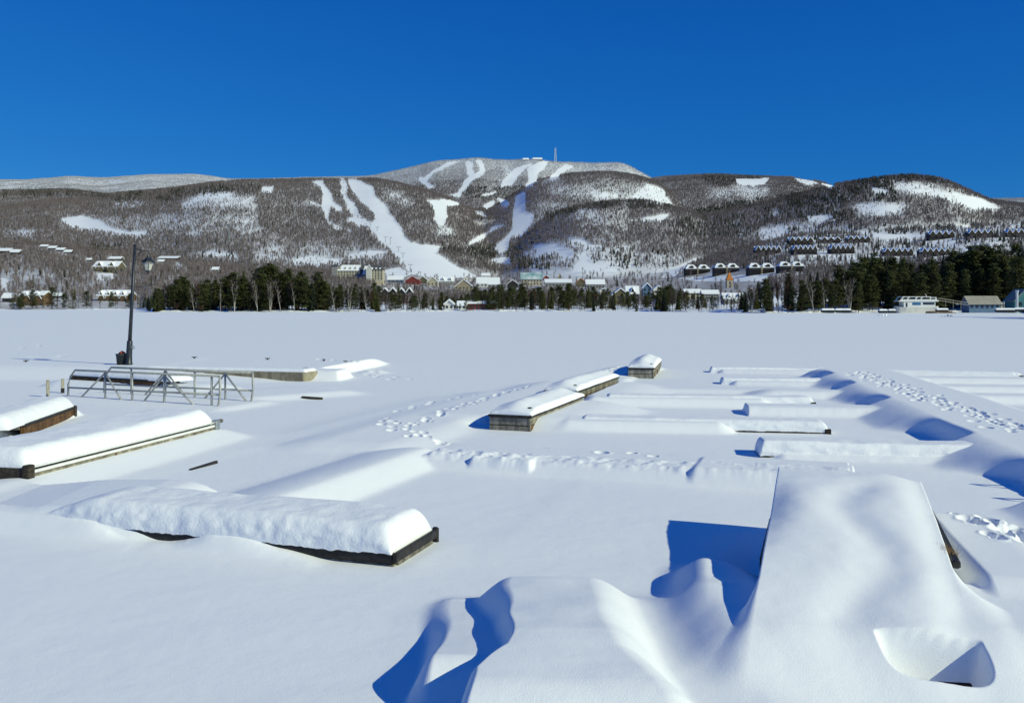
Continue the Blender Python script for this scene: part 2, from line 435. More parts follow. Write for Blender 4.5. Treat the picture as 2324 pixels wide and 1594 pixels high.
    xl = xl + .02 * np.sin(Y * 5)
    m2 = sm(1 + (X - xl - .05) / np.interp(Y, [9.6, 11.4], [.36, .85])) * sm(1 - (X - xr) / 1.05) * sm(1 - (Y - 11.45) / .8) * (np.interp(Y, [8.0, 9.0, 12.0], [.78, .76, .50]) + .04 * fbm(X * .9, Y * .9, 83, 2))
    m2 = m2 * (.25 + .75 * sm((Y - 6.2) / 1.6))
    H = smax(H, m2, .05)
    # big drift in front of the raised platform
    H = smax(H, bank(X, Y, (7.4, 9.7), (7.4, 11.1), 4.9, .52, 3.2, 1.3, 1.7, 1.3), .12)
    d, n, L = seg_frame((5.05, 10.05), (6.60, 14.56))
    aa = (X - 5.05) * d[0] + (Y - 10.05) * d[1]
    wr = np.interp(aa, [-1, .3, 1.1, 6], [1.7, 1.2, .14, .14]); wlf = np.interp(aa, [-1.6, -.7, -.1, 6], [.8, .5, .10, .10])
    bb = (X - 5.05) * n[0] + (Y - 10.05) * n[1]
    t_ = (Y - 9.3) / 5.2; tq = np.minimum(.5 * (t_ + np.sqrt(t_ * t_ + .006)), 1)
    tt = .52 + .71 * tq * (1.62 - .62 * tq) + .022 * fbm(X * 1.1, Y * .9, 201, 3) - .06 * np.exp(-((bb - 1.0 + .25 * np.sin(aa * 1.7)) / .32) ** 2) * sm((L - .4 - aa) / .8)
    tt = tt - .10 * np.exp(-((bb) / .30) ** 2)
    H = smax(H, bank(X, Y, (5.05, 10.05), (6.60, 14.56), 2.2, tt, wr, wlf, 40.0, .14) * sm((Y - 8.0) / 1.6), .08)
    H = smax(H, bank(X, Y, (6.5, 11.0), (7.3, 14.2), .6, .66, 2.6, .5, 1.4, 1.4), .1)
    H = smax(H, bank(X, Y, (2.3, 7.0), (2.5, 11.2), 1.6, .24, 1.4, 1.2, 2.0, 1.2), .12)
    H = smax(H, bank(X, Y, (2.75, 11.2), (2.95, 12.2), .30, .52, 1.3, .80, 2.2, 1.6), .16)
    H = H - blob(X, Y, 3.55, 13.2, .40, 1.4, .20, -18)
    # scoop that bares a bit of dock edge near the viewer
    d, n, L = seg_frame((3.72, 9.52), (4.98, 9.36))
    a = (X - 3.72) * d[0] + (Y - 9.52) * d[1]; b = (X - 3.72) * n[0] + (Y - 9.52) * n[1]
    rr = (np.abs((a - L * .50) / .48) ** 4 + np.abs(np.minimum(b, 0) / .55) ** 4) ** .25
    cut = sm((1.14 - rr) / .34) * sm((-b + .03) / .07)
    H = H - np.maximum(H + .07, 0) * cut
    # wind ripples and small lumps close by
    nr_ = sm((34 - Y) / 14)
    H = H + nr_ * (.012 * fbm(X * .35 + Y * .2, Y * .6 - X * .2, 501, 2) + .0012 * fbm(X * 6 + Y * 2, Y * 7, 505, 2))
    # footprints
    if len(FOOT):
        dent = np.zeros_like(H); rim = np.zeros_like(H)
        for (fx, fy, hd, s, dp) in FOOT:
            lo = np.searchsorted(ROWS, fy - 3.2 * s); hi = np.searchsorted(ROWS, fy + 3.2 * s)
            if hi <= lo: continue
            sx = X[lo, :] / Y[lo, 0]
            c0 = np.searchsorted(sx, (fx - 3.4 * s) / fy); c1 = np.searchsorted(sx, (fx + 3.4 * s) / fy)
            if c1 <= c0: continue
            xs = X[lo:hi, c0:c1]; ys = Y[lo:hi, c0:c1]
            c, sn = math.cos(hd), math.sin(hd)
            u = ((xs - fx) * c + (ys - fy) * sn) / (s * 1.25); v = (-(xs - fx) * sn + (ys - fy) * c) / (s * .85)
            r2 = u * u + v * v
            dent[lo:hi, c0:c1] = np.maximum(dent[lo:hi, c0:c1], dp * np.exp(-(r2 ** 2)))
            rim[lo:hi, c0:c1] = np.maximum(rim[lo:hi, c0:c1], dp * .16 * np.exp(-((np.sqrt(r2) - 1.45) / .35) ** 2) * (vnoise(xs * 9, ys * 9, 3) + .2))
        H = H - dent + rim * (1 - np.clip(dent / .06, 0, 1))
    return H

ROWS = None
def make_ground():
    global ROWS
    rows_px = np.concatenate([np.arange(1900, 1100, -1.9), np.arange(1100, 800, -1.0), np.arange(800, 722, -1.4)])
    Yr = CAMZ * FPX / (rows_px - HY)
    Yr = np.concatenate([Yr, np.geomspace(Yr[-1] * 1.04, 1400, 26)])
    cols = np.concatenate([np.linspace(-1.05, -0.60, 26)[:-1], np.linspace(-0.60, 0.60, 1050), np.linspace(0.60, 1.05, 26)[1:]])
    S, YY = np.meshgrid(cols, Yr)
    X = S * YY
    ROWS = Yr
    H = ground_h(X, YY)
    nr, nc = X.shape
    idx = np.arange(nr * nc).reshape(nr, nc)
    f = np.stack([idx[:-1, :-1], idx[:-1, 1:], idx[1:, 1:], idx[1:, :-1]], -1).reshape(-1, 4)
    me = new_mesh('snow_ground', np.stack([X, YY, H], -1), f, M['snow'], True)
    o = link('snow_ground', me)
    tag(o, kind='structure')
    global GRID
    GRID = (cols, Yr, H)
    return o

def gz(x, y):
    """height of the snow surface at one point, read from the built sheet"""
    cols, Yr, H = GRID
    s = x / y
    i = int(np.clip(np.searchsorted(Yr, y) - 1, 0, len(Yr) - 2)); j = int(np.clip(np.searchsorted(cols, s) - 1, 0, len(cols) - 2))
    ty = (y - Yr[i]) / (Yr[i + 1] - Yr[i]); tx = (s - cols[j]) / (cols[j + 1] - cols[j])
    a = H[i, j] * (1 - tx) + H[i, j + 1] * tx; b = H[i + 1, j] * (1 - tx) + H[i + 1, j + 1] * tx
    return float(a * (1 - ty) + b * ty)

make_ground()
# ------------------------------------------------------------------ docks
def edge_samples(L, r, n_in):
    a = np.linspace(0, math.pi / 2, 14)
    e = r * (1 - np.cos(a))
    inner = np.linspace(r, L - r, max(2, n_in))[1:-1]
    return np.concatenate([e, inner, (L - e)[::-1]])

def snow_cap(L, W, T, r=0.22, seed=0, over=0.04, crumble=0.0, slope0=0.0, slope1=0.0, hip=0.0, tilt=0.0, dens=9, rough=1.0):
    """snow lying on a dock: rounded edges; optional crumbly right face, hipped ends"""
    rx = min(r, L * .45); ry = min(r, W * .45)
    xs = edge_samples(L, rx, int(L * dens) + 2); ys = edge_samples(W, ry, int(W * dens) + 2)
    U, V = np.meshgrid(xs, ys)
    def prof(d, rad): return np.sqrt(np.clip(1 - (1 - np.clip(d / rad, 0, 1)) ** 2, 0, 1))
    dx = np.minimum(U, L - U); dy = np.minimum(V, W - V)
    h = prof(dx, rx) * prof(dy, ry)
    top = T * (1 + .10 * rough * fbm(U * .8 + seed, V * .8, seed, 3) + .03 * fbm(U * 3, V * 3 + seed, seed + 5, 2))
    if hip > 0:
        top = top * (0.5 + 0.5 * sm(np.minimum(dx / hip, 1)) * 1.0) * (0.55 + .45 * sm(np.minimum(dy / (W * .5), 1)))
    top = top * (1 - tilt * (V / W))
    if slope0 > 0: top = top * sm(U / slope0)
    Z = h * top
    ou = over + .03 * fbm(U * 1.7, V * 1.7 + seed, seed + 9, 3)
    Xo = U + np.where(U < L / 2, -1, 1) * ou * (1 - sm(dx / .35)) * (0.4 + .6 * np.clip(Z / T, 0, 1))
    Yo = V + np.where(V < W / 2, -1, 1) * ou * (1 - sm(dy / .35)) * (0.4 + .6 * np.clip(Z / T, 0, 1))
    if crumble > 0:
        face = (1 - sm((V - ry * .2) / (ry * 1.0)))
        q = U * 5.5 + 3.3 * V + seed
        Yo = Yo + face * crumble * (.35 * fbm(U * 2.2 + seed, Z * 3, seed + 20, 2) + .8 * fbm(q, Z * 9 + V * 5, seed + 25, 2)) * np.clip(h * 3, 0, 1) * (1.25 - h)
        Z = Z + face * crumble * .8 * fbm(U * 6, V * 9 + seed, seed + 30, 2) * h * (1.3 - h)
        Z = Z + np.where(V < ry * .05, crumble * .7 * np.clip(fbm(U * 7, V + 3, seed + 40, 3), -1, .4), 0)
    nr, nc = U.shape
    idx = np.arange(nr * nc).reshape(nr, nc)
    f = np.stack([idx[:-1, :-1], idx[:-1, 1:], idx[1:, 1:], idx[1:, :-1]], -1).reshape(-1, 4)
    return new_mesh('snow_cap', np.stack([Xo, Yo, Z], -1), f, M['cap'], True)

def dock_root(name, label, P0, P1, group=None, cat='dock', z=0.0):
    d, n, L = seg_frame(P0, P1)
    o = thing(name, label, cat, (P0[0], P0[1], z), math.atan2(d[1], d[0]), group)
    return o, L

def plank(parent, x0, x1, y0, y1, z0, z1, m, name='plank', bev=0.012):
    b = min(bev, (x1 - x0) * .2, abs(y1 - y0) * .25, (z1 - z0) * .2)
    return MB().box(x0, x1, y0, y1, z0, z1, b).build(name, m, parent)

def cleat(parent, x, y, z, s=1.0, rz=0.0, name='cleat', m=None):
    b = MB()
    b.box(-.05 * s, .05 * s, -.035 * s, .035 * s, 0, .10 * s, .01 * s)
    b.tube([(-.17 * s, 0, .13 * s), (-.08 * s, 0, .115 * s), (.08 * s, 0, .115 * s), (.17 * s, 0, .13 * s)], [.02 * s, .032 * s, .032 * s, .02 * s], 8)
    return b.build(name, m or M['cleat'], parent, True, (x, y, z), (0, 0, rz))

# --- dock 1: long dock with the white edge rail, lower left
o, L = dock_root('rail_edged_dock', 'long snow-capped dock with white metal edge rail, left foreground', (-10.20, 19.05), (-8.68, 26.3), 'wooden docks')
plank(o, 0.0, L, -.03, .10, -.25, .40, M['tan_wood'], 'shade_strip', .02)
for k in range(9):
    x = .25 + k * (L - .5) / 8
    plank(o, x - .035, x + .035, -.042, -.031, .04, .39, M['brown_wood' if k in (3, 7) else 'tan_wood'], 'batten')
plank(o, -.02, L + .02, -.07, .0, .405, .47, M['white_metal'], 'edge_rail')
plank(o, -.02, L + .02, -.05, .03, .515, .545, M['white_metal'], 'edge_rail')
plank(o, -.12, -.005, -.05, 2.05, -.2, .53, M['dark_wood'], 'end_beam', .025)
plank(o, -.16, .06, -.10, .06, -.2, .60, M['dark_wood'], 'corner_post', .02)
plank(o, L - .10, L + .10, -.13, .05, .10, .60, M['galv'], 'corner_bracket', .02)
plank(o, L + .02, L + .30, -.12, -.02, .50, .60, M['grey_wood'], 'bumper', .02)
plank(o, 0.0, L, .11, 2.0, .30, .50, M['grey_wood'], 'deck', .02)
c = link('snow_cap', snow_cap(L + .1, 2.05, .40, .36, 3, .0, tilt=-.1), o, (-.08, .03, .50))

# --- dock 2: short finger behind it
o, L = dock_root('finger_dock', 'short brown finger dock end under thick snow, left edge beside metal gangway', (-14.3, 26.4), (-15.05, 30.95), 'wooden docks')
plank(o, 0, L, -.02, .10, -.3, .38, M['brown_wood'], 'shade_strip', .015)
plank(o, 0, L + .03, -.06, .08, .385, .47, M['rubber'], 'edge_strip', .02)
plank(o, L - .08, L + .10, -.09, .06, -.1, .49, M['dark_wood'], 'corner_post', .02)
plank(o, L + .01, L + .08, .07, 1.15, -.2, .44, M['dark_wood'], 'end_beam', .015)
plank(o, 0, L, .11, 1.15, .30, .46, M['grey_wood'], 'deck', .015)
link('snow_cap', snow_cap(L + 1.2, 1.25, .40, .38, 8, .0), o, (-1.2, -.02, .45))

# --- dock 3: brown box behind the gangway rails
o, L = dock_root('finger_dock', 'brown boxed dock end behind the metal gangway rails', (-20.4, 42.0), (-16.0, 39.7), 'wooden docks')
plank(o, 0, L + .6, -.04, .10, -.3, .56, M['brown_wood'], 'shade_strip', .02)
plank(o, -.08, L, -.08, .06, .565, .64, M['rubber'], 'edge_strip', .02)
plank(o, -.12, .06, -.10, .06, -.2, .66, M['dark_wood'], 'corner_post', .02)
plank(o, -.10, -.01, .07, 1.2, -.2, .60, M['dark_wood'], 'end_beam', .015)
plank(o, .9, 1.7, -.055, -.041, .10, .30, M['dark_wood'], 'patch_board', .004)
plank(o, 0, L + .6, .11, 1.2, .40, .60, M['grey_wood'], 'deck', .015)
link('snow_cap', snow_cap(L + 1.4, 1.3, .24, .24, 12, .0), o, (-.02, -.04, .60))

# --- dock 5: front walkway with the dark fascia
o, L = dock_root('walkway_dock', 'snow-capped walkway dock with bared dark corner in left foreground', (-8.7, 15.70), (-1.76, 13.40), 'wooden docks')
plank(o, 0, L, -.03, .08, .12, .30, M['rubber'], 'edge_strip', .025)
plank(o, 0, L, .01, .09, -.35, .115, M['grey_wood'], 'side_plank', .01)
plank(o, L - .62, L - .36, -.012, .009, -.2, .09, M['white_metal'], 'patch_plate', .004)
plank(o, L - .30, L - .10, -.02, .06, -.35, .10, M['galv'], 'corner_bracket', .01)
plank(o, L - .08, L + .0, -.015, .08, -.35, .12, M['tan_wood'], 'corner_post', .01)
plank(o, L + .0, L + .075, -.04, 1.46, .16, .30, M['rubber'], 'end_strip', .025)
plank(o, L - .03, L + .04, .09, 1.38, -.35, .155, M['grey_wood'], 'end_plank', .012)
plank(o, L - .02, L + .085, 1.465, 1.54, -.1, .33, M['rubber'], 'corner_cap', .02)
plank(o, L + .09, L + .28, 1.40, 1.48, .0, .06, M['brown_wood'], 'stub', .01)
plank(o, 0, L - .05, .10, 1.38, .18, .29, M['grey_wood'], 'deck', .01)
link('snow_cap', snow_cap(L - .02, 1.50, .42, .26, 5, .015, crumble=.040, dens=26, slope0=1.8), o, (0, -.05, .275))

# --- dock 8: two boarded sections in the middle, dock 9 further on
def boarded_dock(P0, P1, W, zt, label, seed, lower=.27, capT=.36, far_post=True, hip=.9):
    o, L = dock_root('boarded_dock', label, P0, P1, 'grey boarded docks in the middle')
    s = zt
    plank(o, -.04, L + .04, -.05, .07, s - .075, s, M['rubber'], 'edge_strip', .018)
    plank(o, -.05, .05, .075, W + .04, s - .09, s - .004, M['rubber'], 'edge_strip', .018)
    plank(o, 0, L, .0, .06, s - .30, s - .08, M['tan_wood'], 'side_plank', .012)
    plank(o, .08, L - .02, .015, .075, s - .335, s - .305, M['dark_wood'], 'joint_strip', .004)
    x = .0
    rn = random.Random(seed)
    while x < L - .3:
        w = min(rn.uniform(.5, 1.15), L - x)
        plank(o, x, x + w - .02, .012 + rn.uniform(0, .012), .07, s - .62 - rn.uniform(0, .05), s - .34, rn.choice([M['tan_wood'], M['brown_wood'], M['grey_wood']]), 'side_plank', .01)
        x += w
    for k in range(3):
        y0 = .08
        z1 = s - .095 - k * .255
        plank(o, -.012 * (k % 2), .05, y0, W, z1 - .225, z1, M['grey_wood'], 'end_plank', .012)
        plank(o, .012, .06, y0, W, z1 - .252, z1 - .228, M['dark_wood'], 'joint_strip', .003)
    plank(o, -.015, .06, .0, .075, s - .85, s - .08, M['tan_wood'], 'corner_post', .012)
    if far_post:
        plank(o, L - .26, L + .02, -.02, -.001, s - .33, s - .085, M['galv'], 'corner_bracket', .004)
        plank(o, L + .021, L + .05, -.02, .16, s - .33, s - .085, M['galv'], 'corner_bracket', .004)
    plank(o, L - .06, L, .08, W, s - .6, s - .01, M['grey_wood'], 'end_plank', .012)
    plank(o, .07, L - .07, .08, W, s - .2, s - .01, M['grey_wood'], 'deck', .012)
    link('snow_cap', snow_cap(L + .02, W + .06, capT, .10, seed, .0, hip=hip, dens=8), o, (-.02, -.05, s - .01))
    for fx, fy in ((.42, .16), (L - .55, .16)):
        c = MB(); c.poly([(0, -.07, .12), (-.09, 0, .12), (0, .07, .12), (.09, 0, .12)])
        c.v += [(0, 0, -.16)]; c.f += [(1, 0, 4), (2, 1, 4), (3, 2, 4), (0, 3, 4)]
        c.build('cleat', M['cleat'], o, False, (fx, fy, s + .08))
    return o
boarded_dock((.57, 27.55), (2.66, 33.6), 1.34, .575, 'grey boarded dock section with near end facing the lake, centre', 21)
boarded_dock((2.52, 35.3), (5.02, 42.5), 1.3, .575, 'grey boarded dock section behind the nearer one, centre', 22)
boarded_dock((7.37, 46.9), (8.80, 53.2), 1.32, .645, 'grey boarded dock end standing farthest out, right of centre', 23, capT=.46, hip=1.4)

# --- fingers with one bared edge
def finger(P0, P1, W, zt, label, capT, seed, x_from, crumble=.03, m='grey_wood', right_end=True, overhang=0.0):
    o, L = dock_root('finger_dock', label, P0, P1, 'snowed-in finger docks')
    plank(o, x_from, L, .0, .08, zt - .22, zt, M[m], 'shade_strip', .015)
    plank(o, x_from, L - .1, -.012, -.001, zt - .05, zt - .002, M['dark_wood'], 'edge_strip', .003)
    if right_end:
        plank(o, L - .02, L + .05, -.02, W, zt - .25, zt + .02, M['grey_wood'], 'end_plank', .015)
        plank(o, L - .10, L + .08, -.05, .07, zt - .20, zt + .10, M['dark_wood'], 'corner_post', .015)
    else:
        plank(o, x_from - .05, x_from + .02, -.02, W, zt - .25, zt + .02, M['grey_wood'], 'end_plank', .015)
    plank(o, x_from, L - .03, .09, W, zt - .12, zt - .01, M['grey_wood'], 'deck', .01)
    link('snow_cap', snow_cap(L + .02 + overhang, W + .02, capT, min(.22, capT * .7), seed, .01, crumble=crumble, dens=10), o, (-overhang, -.01, zt - .005))
    return o
finger((3.6, 34.55), (11.3, 33.75), 1.0, .20, 'finger dock with bared grey edge, farther of the two pointing right from boarded dock', .29, 31, 5.6)
finger((2.1, 28.05), (9.42, 26.85), 1.1, .16, 'finger dock with long bared dark edge and end post, centre right', .30, 32, 3.9, .035, 'dark_wood')
def far_finger(P0, P1, label, seed, zt=.14, capT=.37, chunk=(.16, .55), oh=.16):
    o, L = dock_root('finger_dock', label, P0, P1, 'snowed-in finger docks')
    plank(o, .25, L, .02, .10, zt - .25, zt, M['grey_wood'], 'shade_strip', .012)
    plank(o, .20, .26, .0, .95, zt - .25, zt + .01, M['grey_wood'], 'end_plank', .012)
    plank(o, .30, .95, -.10, -.0, zt - .16, zt - .06, M['dark_wood'], 'bracket_arm', .015)
    b = MB(); b.tube([(.22, .05, zt - .22), (.16, .05, zt - .04), (.10, .05, zt + .06)], [.10, .075, .05], 10)
    b.build('bumper', M['post_wood'], o, True)
    link('snow_cap', snow_cap(L + oh, 1.0, capT, .16, seed, .02, crumble=.035, dens=12), o, (-oh, -.02, zt))
    return o
far_finger((6.45, 22.85), (12.6, 22.0), 'finger dock with overhanging snow block and bumper, nearest right of centre', 41)
far_finger((11.3, 50.9), (17.4, 49.9), 'snowed-in finger dock stub farthest from the viewer, right', 42, .08, .32, oh=.1)
far_finger((10.2, 43.5), (16.2, 42.6), 'snowed-in finger dock stub second farthest, right', 43, .08, .32, oh=.1)
# far-right finger with a bared tip
o, L = dock_root('finger_dock', 'finger dock with bared wooden tip at far right beyond the trodden walkway', (19.0, 48.2), (26.0, 46.4), 'snowed-in finger docks')
plank(o, 4.2, L + .2, -.03, .06, -.05, .20, M['tan_wood'], 'shade_strip', .012)
plank(o, L + .1, L + .3, -.06, .10, -.05, .30, M['grey_wood'], 'corner_post', .012)
link('snow_cap', snow_cap(L, 1.1, .28, .22, 51, .02), o, (0, -.02, .18))
o, L = dock_root('edging_beam', 'thin brown beam edge lying bared at the right border', (19.0, 44.4), (27.0, 43.3), None, 'beam')
plank(o, 4.0, L, -.62, -.52, .10, .30, M['brown_wood'], 'beam', .012)
# small bared beams in the snow
x, y, z = px(708, 899, .22)
o = tag(MB().box(-.44, .44, -.06, .06, -.08, .07, .02).build('timber', M['dark_wood'], None, False, (x, y, gz(x, y) + .03), (0, R(3), R(-6))), 'short black timber poking out of the snow right of the gangway', 'timber')
p0 = px(431, 1063, .12); p1 = px(492, 1041, .18)
p0 = Vector((p0[0], p0[1], gz(p0[0], p0[1]) - .005)); p1 = Vector((p1[0], p1[1], gz(p1[0], p1[1]) + .03))
dv = p1 - p0
o = MB().box(-.035, .035, -.04, .04, 0, dv.length, .012).build('timber', M['rubber'], None, False, p0, dv.to_track_quat('Z', 'Y').to_euler())
tag(o, 'thin dark timber slit in the bright drift right of the railed dock', 'timber')

# --- raised platform under deep snow (right foreground)
vd = np.array((.325, .946))
P0 = np.array((5.35, 11.0)); P1 = P0 + vd * 3.75
o, L = dock_root('raised_platform', 'raised platform under deep snow with dark right edge, right foreground', tuple(P0), tuple(P1), None, 'platform')
W = 2.2
plank(o, .25, L, -.15, -.05, .70, .80, M['rubber'], 'edge_strip', .02)
plank(o, .3, 2.7, W - .10, W + .07, .30, .62, M['dark_wood'], 'shade_strip', .02)  # dark strip standing in for the deep shade under the snow's left edge
plank(o, L - .20, L - .10, .07, W - .11, .42, .62, M['dark_wood'], 'end_beam', .02)
plank(o, .3, L - .21, .07, W - .11, .50, .61, M['grey_wood'], 'deck', .02)
for lx in (.6, L - .12):
    for ly in (.12, W - .12):
        plank(o, lx - .07, lx + .07, ly - .07, ly + .07, -.3, .495, M['dark_wood'], 'leg', .02)
# bared dock edge at the bottom of the scoop
o, L = dock_root('buried_dock', 'dark red dock edge at the bottom of the snow scoop, bottom right', (3.5, 9.60), (5.25, 9.38), None, 'dock')
plank(o, 0.1, L - .2, -.10, .05, -.30, .06, M['red_wood'], 'shade_strip', .02)
plank(o, .1, L - .2, .06, 1.4, -.1, .05, M['red_wood'], 'deck', .02)

# grass tuft beside the platform edge
b = MB()
rn = random.Random(5)
for k in range(90):
    a = rn.uniform(0, 6.28); r = rn.uniform(0, .12)
    x0, y0 = r * math.cos(a), r * math.sin(a) * 1.4
    h = rn.uniform(.05, .16); lx, ly = rn.uniform(-.09, .09), rn.uniform(-.09, .09)
    b.poly([(x0 - .004, y0, -.04), (x0 + .004, y0, -.04), (x0 + lx, y0 + ly, h)])
M['straw'] = mat('straw', (0.22, 0.13, 0.05), .8, var=.4, scale=20)
x, y, _ = px(2150, 1252, .8)
t = b.build('grass_tuft', M['straw'], None, False, (x, y, gz(x, y)))
tag(t, 'small tuft of straw-coloured grass beside the platform edge', 'grass')
# ------------------------------------------------------------------ far shore, hills and mountain (one terrain sheet)
def crest(pts, x, smooth=9.0):
    p = np.array(pts, float)
    acc = 0
    for o in (-1.5, -.75, 0, .75, 1.5):
        acc = acc + np.interp(x + o * smooth, p[:, 0], p[:, 1]) / 5
    return acc
SHORE = [(-900, 560), (318, 546), (352, 404), (700, 402), (900, 408), (1000, 428), (1480, 424), (1600, 392), (1740, 352), (1860, 362), (2030, 372), (2150, 384), (2335, 370), (2372, 235), (2600, 190), (3000, 180)]
HILLS = [  # crest (column,row) list, crest depth, foot depth, foot row, sharpness, seed
    ('foot', [(-900, 545), (0, 553), (120, 556), (200, 566), (400, 592), (600, 612), (750, 612), (900, 624), (1100, 628), (1300, 622), (1500, 606), (1600, 588), (1700, 560), (1800, 536), (1950, 528), (2100, 520), (2323, 508), (3200, 500)], 1450, None, 704, 1.25, 1),
    ('left', [(-900, 520), (0, 472), (60, 463), (120, 456), (200, 450), (270, 440), (380, 430), (480, 416), (560, 410), (700, 407), (800, 408), (850, 406), (900, 415), (960, 430), (1020, 450), (1080, 482), (1150, 530), (1200, 580), (1260, 640)], 2800, 1000, 690, 1.55, 2),
    ('right', [(980, 670), (1060, 610), (1120, 572), (1170, 540), (1205, 514), (1240, 492), (1300, 472), (1400, 457), (1480, 456), (1560, 480), (1600, 490), (1700, 468), (1800, 445), (1900, 420), (2000, 405), (2070, 399), (2140, 408), (2200, 434), (2250, 458), (2323, 468), (3200, 500)], 2300, 1000, 690, 1.5, 3),
    ('dome', [(960, 600), (1040, 530), (1100, 482), (1150, 450), (1185, 428), (1210, 412), (1250, 402), (1300, 394), (1380, 392), (1430, 397), (1470, 407), (1510, 428), (1560, 458), (1620, 505), (1700, 560)], 3100, 1700, 600, 1.6, 4),
    ('shoulder', [(1330, 470), (1400, 425), (1480, 405), (1540, 400), (1620, 396), (1700, 400), (1800, 404), (1860, 413), (1900, 424), (2000, 440), (2200, 450), (2323, 463), (3200, 490)], 3700, 2400, 500, 1.5, 5),
    ('back_left', [(-900, 415), (0, 432), (60, 431), (140, 430), (200, 437), (260, 447), (340, 470), (420, 500)], 3900, 2900, 500, 1.5, 6),
    ('summit', [(560, 440), (650, 418), (750, 406), (840, 400), (880, 392), (940, 380), (985, 368), (1010, 365), (1040, 364), (1065, 360), (1090, 359), (1110, 363), (1160, 364), (1200, 361), (1228, 363), (1250, 368), (1340, 372), (1380, 371), (1400, 369), (1420, 373), (1440, 384), (1465, 398), (1490, 410), (1560, 440), (1650, 480)], 4600, 1700, 640, 1.3, 7),
    ('far', [(-900, 412), (0, 408), (60, 408), (118, 405), (160, 400), (200, 404), (235, 405), (340, 397), (440, 397), (480, 401), (515, 408), (600, 405), (750, 403), (850, 402), (1000, 420), (1200, 450)], 6200, 4200, 470, 1.5, 8),
]
def terrain_e(x, Y):
    """elevation ratio (z - eye) / depth of the ground at column x, depth Y"""
    sh = np.interp(x, [p[0] for p in SHORE], [p[1] for p in SHORE]) + 5 * fbm(x * .03, x * 0 + 2, 90, 3)
    bankz = np.where(Y < sh, -2.5, -2.5 + 3.2 * sm((Y - sh + 5) / 16) + .5 * fbm(x * .05, Y * .03, 91, 2) * sm((Y - sh) / 10))
    E = (bankz - CAMZ) / Y
    zone = np.zeros_like(E)
    for k, (nm, pts, Yc, Y0, y0, sharp, seed) in enumerate(HILLS):
        yc = crest(pts, x)
        ec = (HY - yc) / FPX
        Yc2 = Yc * (1 + .06 * fbm(x * .004, x * 0, seed + 50, 2))
        Y0a = (sh + 14) if Y0 is None else Y0
        e0 = (HY - y0) / FPX
        t = (Y - Y0a) / (Yc2 - Y0a)
        h = np.where(t < 1, 1 - (1 - np.clip(t, 0, 1)) ** sharp, 1 - 0.9 * (t - 1) - 1.0 * np.clip(t - 1, 0, 9) ** 2)
        X = (x - CX) / FPX * Y
        wig = fbm(X / 420.0 + seed, Y / 420.0, seed + 60, 4) * .0075 + fbm(X / 110.0, Y / 110.0, seed + 70, 3) * .0016
        e = e0 + (ec - e0) * h + wig * np.clip(t, 0, 1) * (1 - .82 * sm((t - .55) / .45)) * np.where(ec > e0, 1, 0)
        e = np.where(t < 0, -1, e)
        e = np.where(ec < e0 - .004, -1, e)
        zone = np.where(e > E, k + 1, zone)
        E = np.maximum(E, e)
    return E, zone

TX = np.concatenate([np.linspace(-900, -120, 40)[:-1], np.linspace(-120, 2440, 860), np.linspace(2440, 3100, 36)[1:]])
TY = np.concatenate([np.geomspace(165, 620, 120)[:-1], np.geomspace(620, 7200, 330)])
TXX, TYY = np.meshgrid(TX, TY)
TE, TZONE = terrain_e(TXX, TYY)
TZ = CAMZ + TE * TYY
def build_terrain():
    nr, nc = TXX.shape
    v = np.stack([(TXX - CX) / FPX * TYY, TYY, TZ], -1)
    idx = np.arange(nr * nc).reshape(nr, nc)
    f = np.stack([idx[:-1, :-1], idx[:-1, 1:], idx[1:, 1:], idx[1:, :-1]], -1).reshape(-1, 4)
    zz = TZ.ravel()
    keep = (zz[f] > -2.2).any(1)
    me = new_mesh('terrain', v, f[keep], hill_mat(), True)
    yy = HY - FPX * TE
    w = look(DENS, TXX.ravel(), yy.ravel()) * (1 - np.clip((TYY.ravel() - 3500) / 900, 0, 1) * .6) * (TYY.ravel() > 560)
    at_ = me.attributes.new('wooded', 'FLOAT', 'POINT'); at_.data.foreach_set('value', w)
    return tag(link('terrain', me), kind='structure')
M['far_snow'] = mat('far_snow', (0.84, 0.86, 0.89), .7, var=.03, scale=.05, spec=.1)
def hill_mat():
    """snow, with grey-brown brush where the woods grow thick"""
    m = mat('hill_ground', (0.84, 0.86, 0.89), .8, spec=.1)
    n, l = m.node_tree.nodes, m.node_tree.links
    p = n['Principled BSDF']
    a = n.new('ShaderNodeAttribute'); a.attribute_name = 'wooded'
    no = n.new('ShaderNodeTexNoise'); no.inputs['Scale'].default_value = .035; no.inputs['Detail'].default_value = 5
    tc = n.new('ShaderNodeTexCoord'); l.new(tc.outputs['Object'], no.inputs[0])
    ad = n.new('ShaderNodeMath'); ad.operation = 'MULTIPLY_ADD'; ad.inputs[1].default_value = .7
    l.new(no.outputs[0], ad.inputs[0]); l.new(a.outputs['Fac'], ad.inputs[2])
    mr = n.new('ShaderNodeMapRange'); mr.inputs[1].default_value = .55; mr.inputs[2].default_value = 1.25; mr.inputs[3].default_value = 0; mr.inputs[4].default_value = .74
    l.new(ad.outputs[0], mr.inputs[0])
    mx = n.new('ShaderNodeMix'); mx.data_type = 'RGBA'; mx.inputs[6].default_value = (0.84, 0.86, 0.89, 1); mx.inputs[7].default_value = (0.25, 0.22, 0.216, 1)
    l.new(mr.outputs[0], mx.inputs[0]); l.new(mx.outputs[2], p.inputs['Base Color'])
    return m
TMAXE = np.maximum.accumulate(TE, axis=0)      # highest sight line up to each row
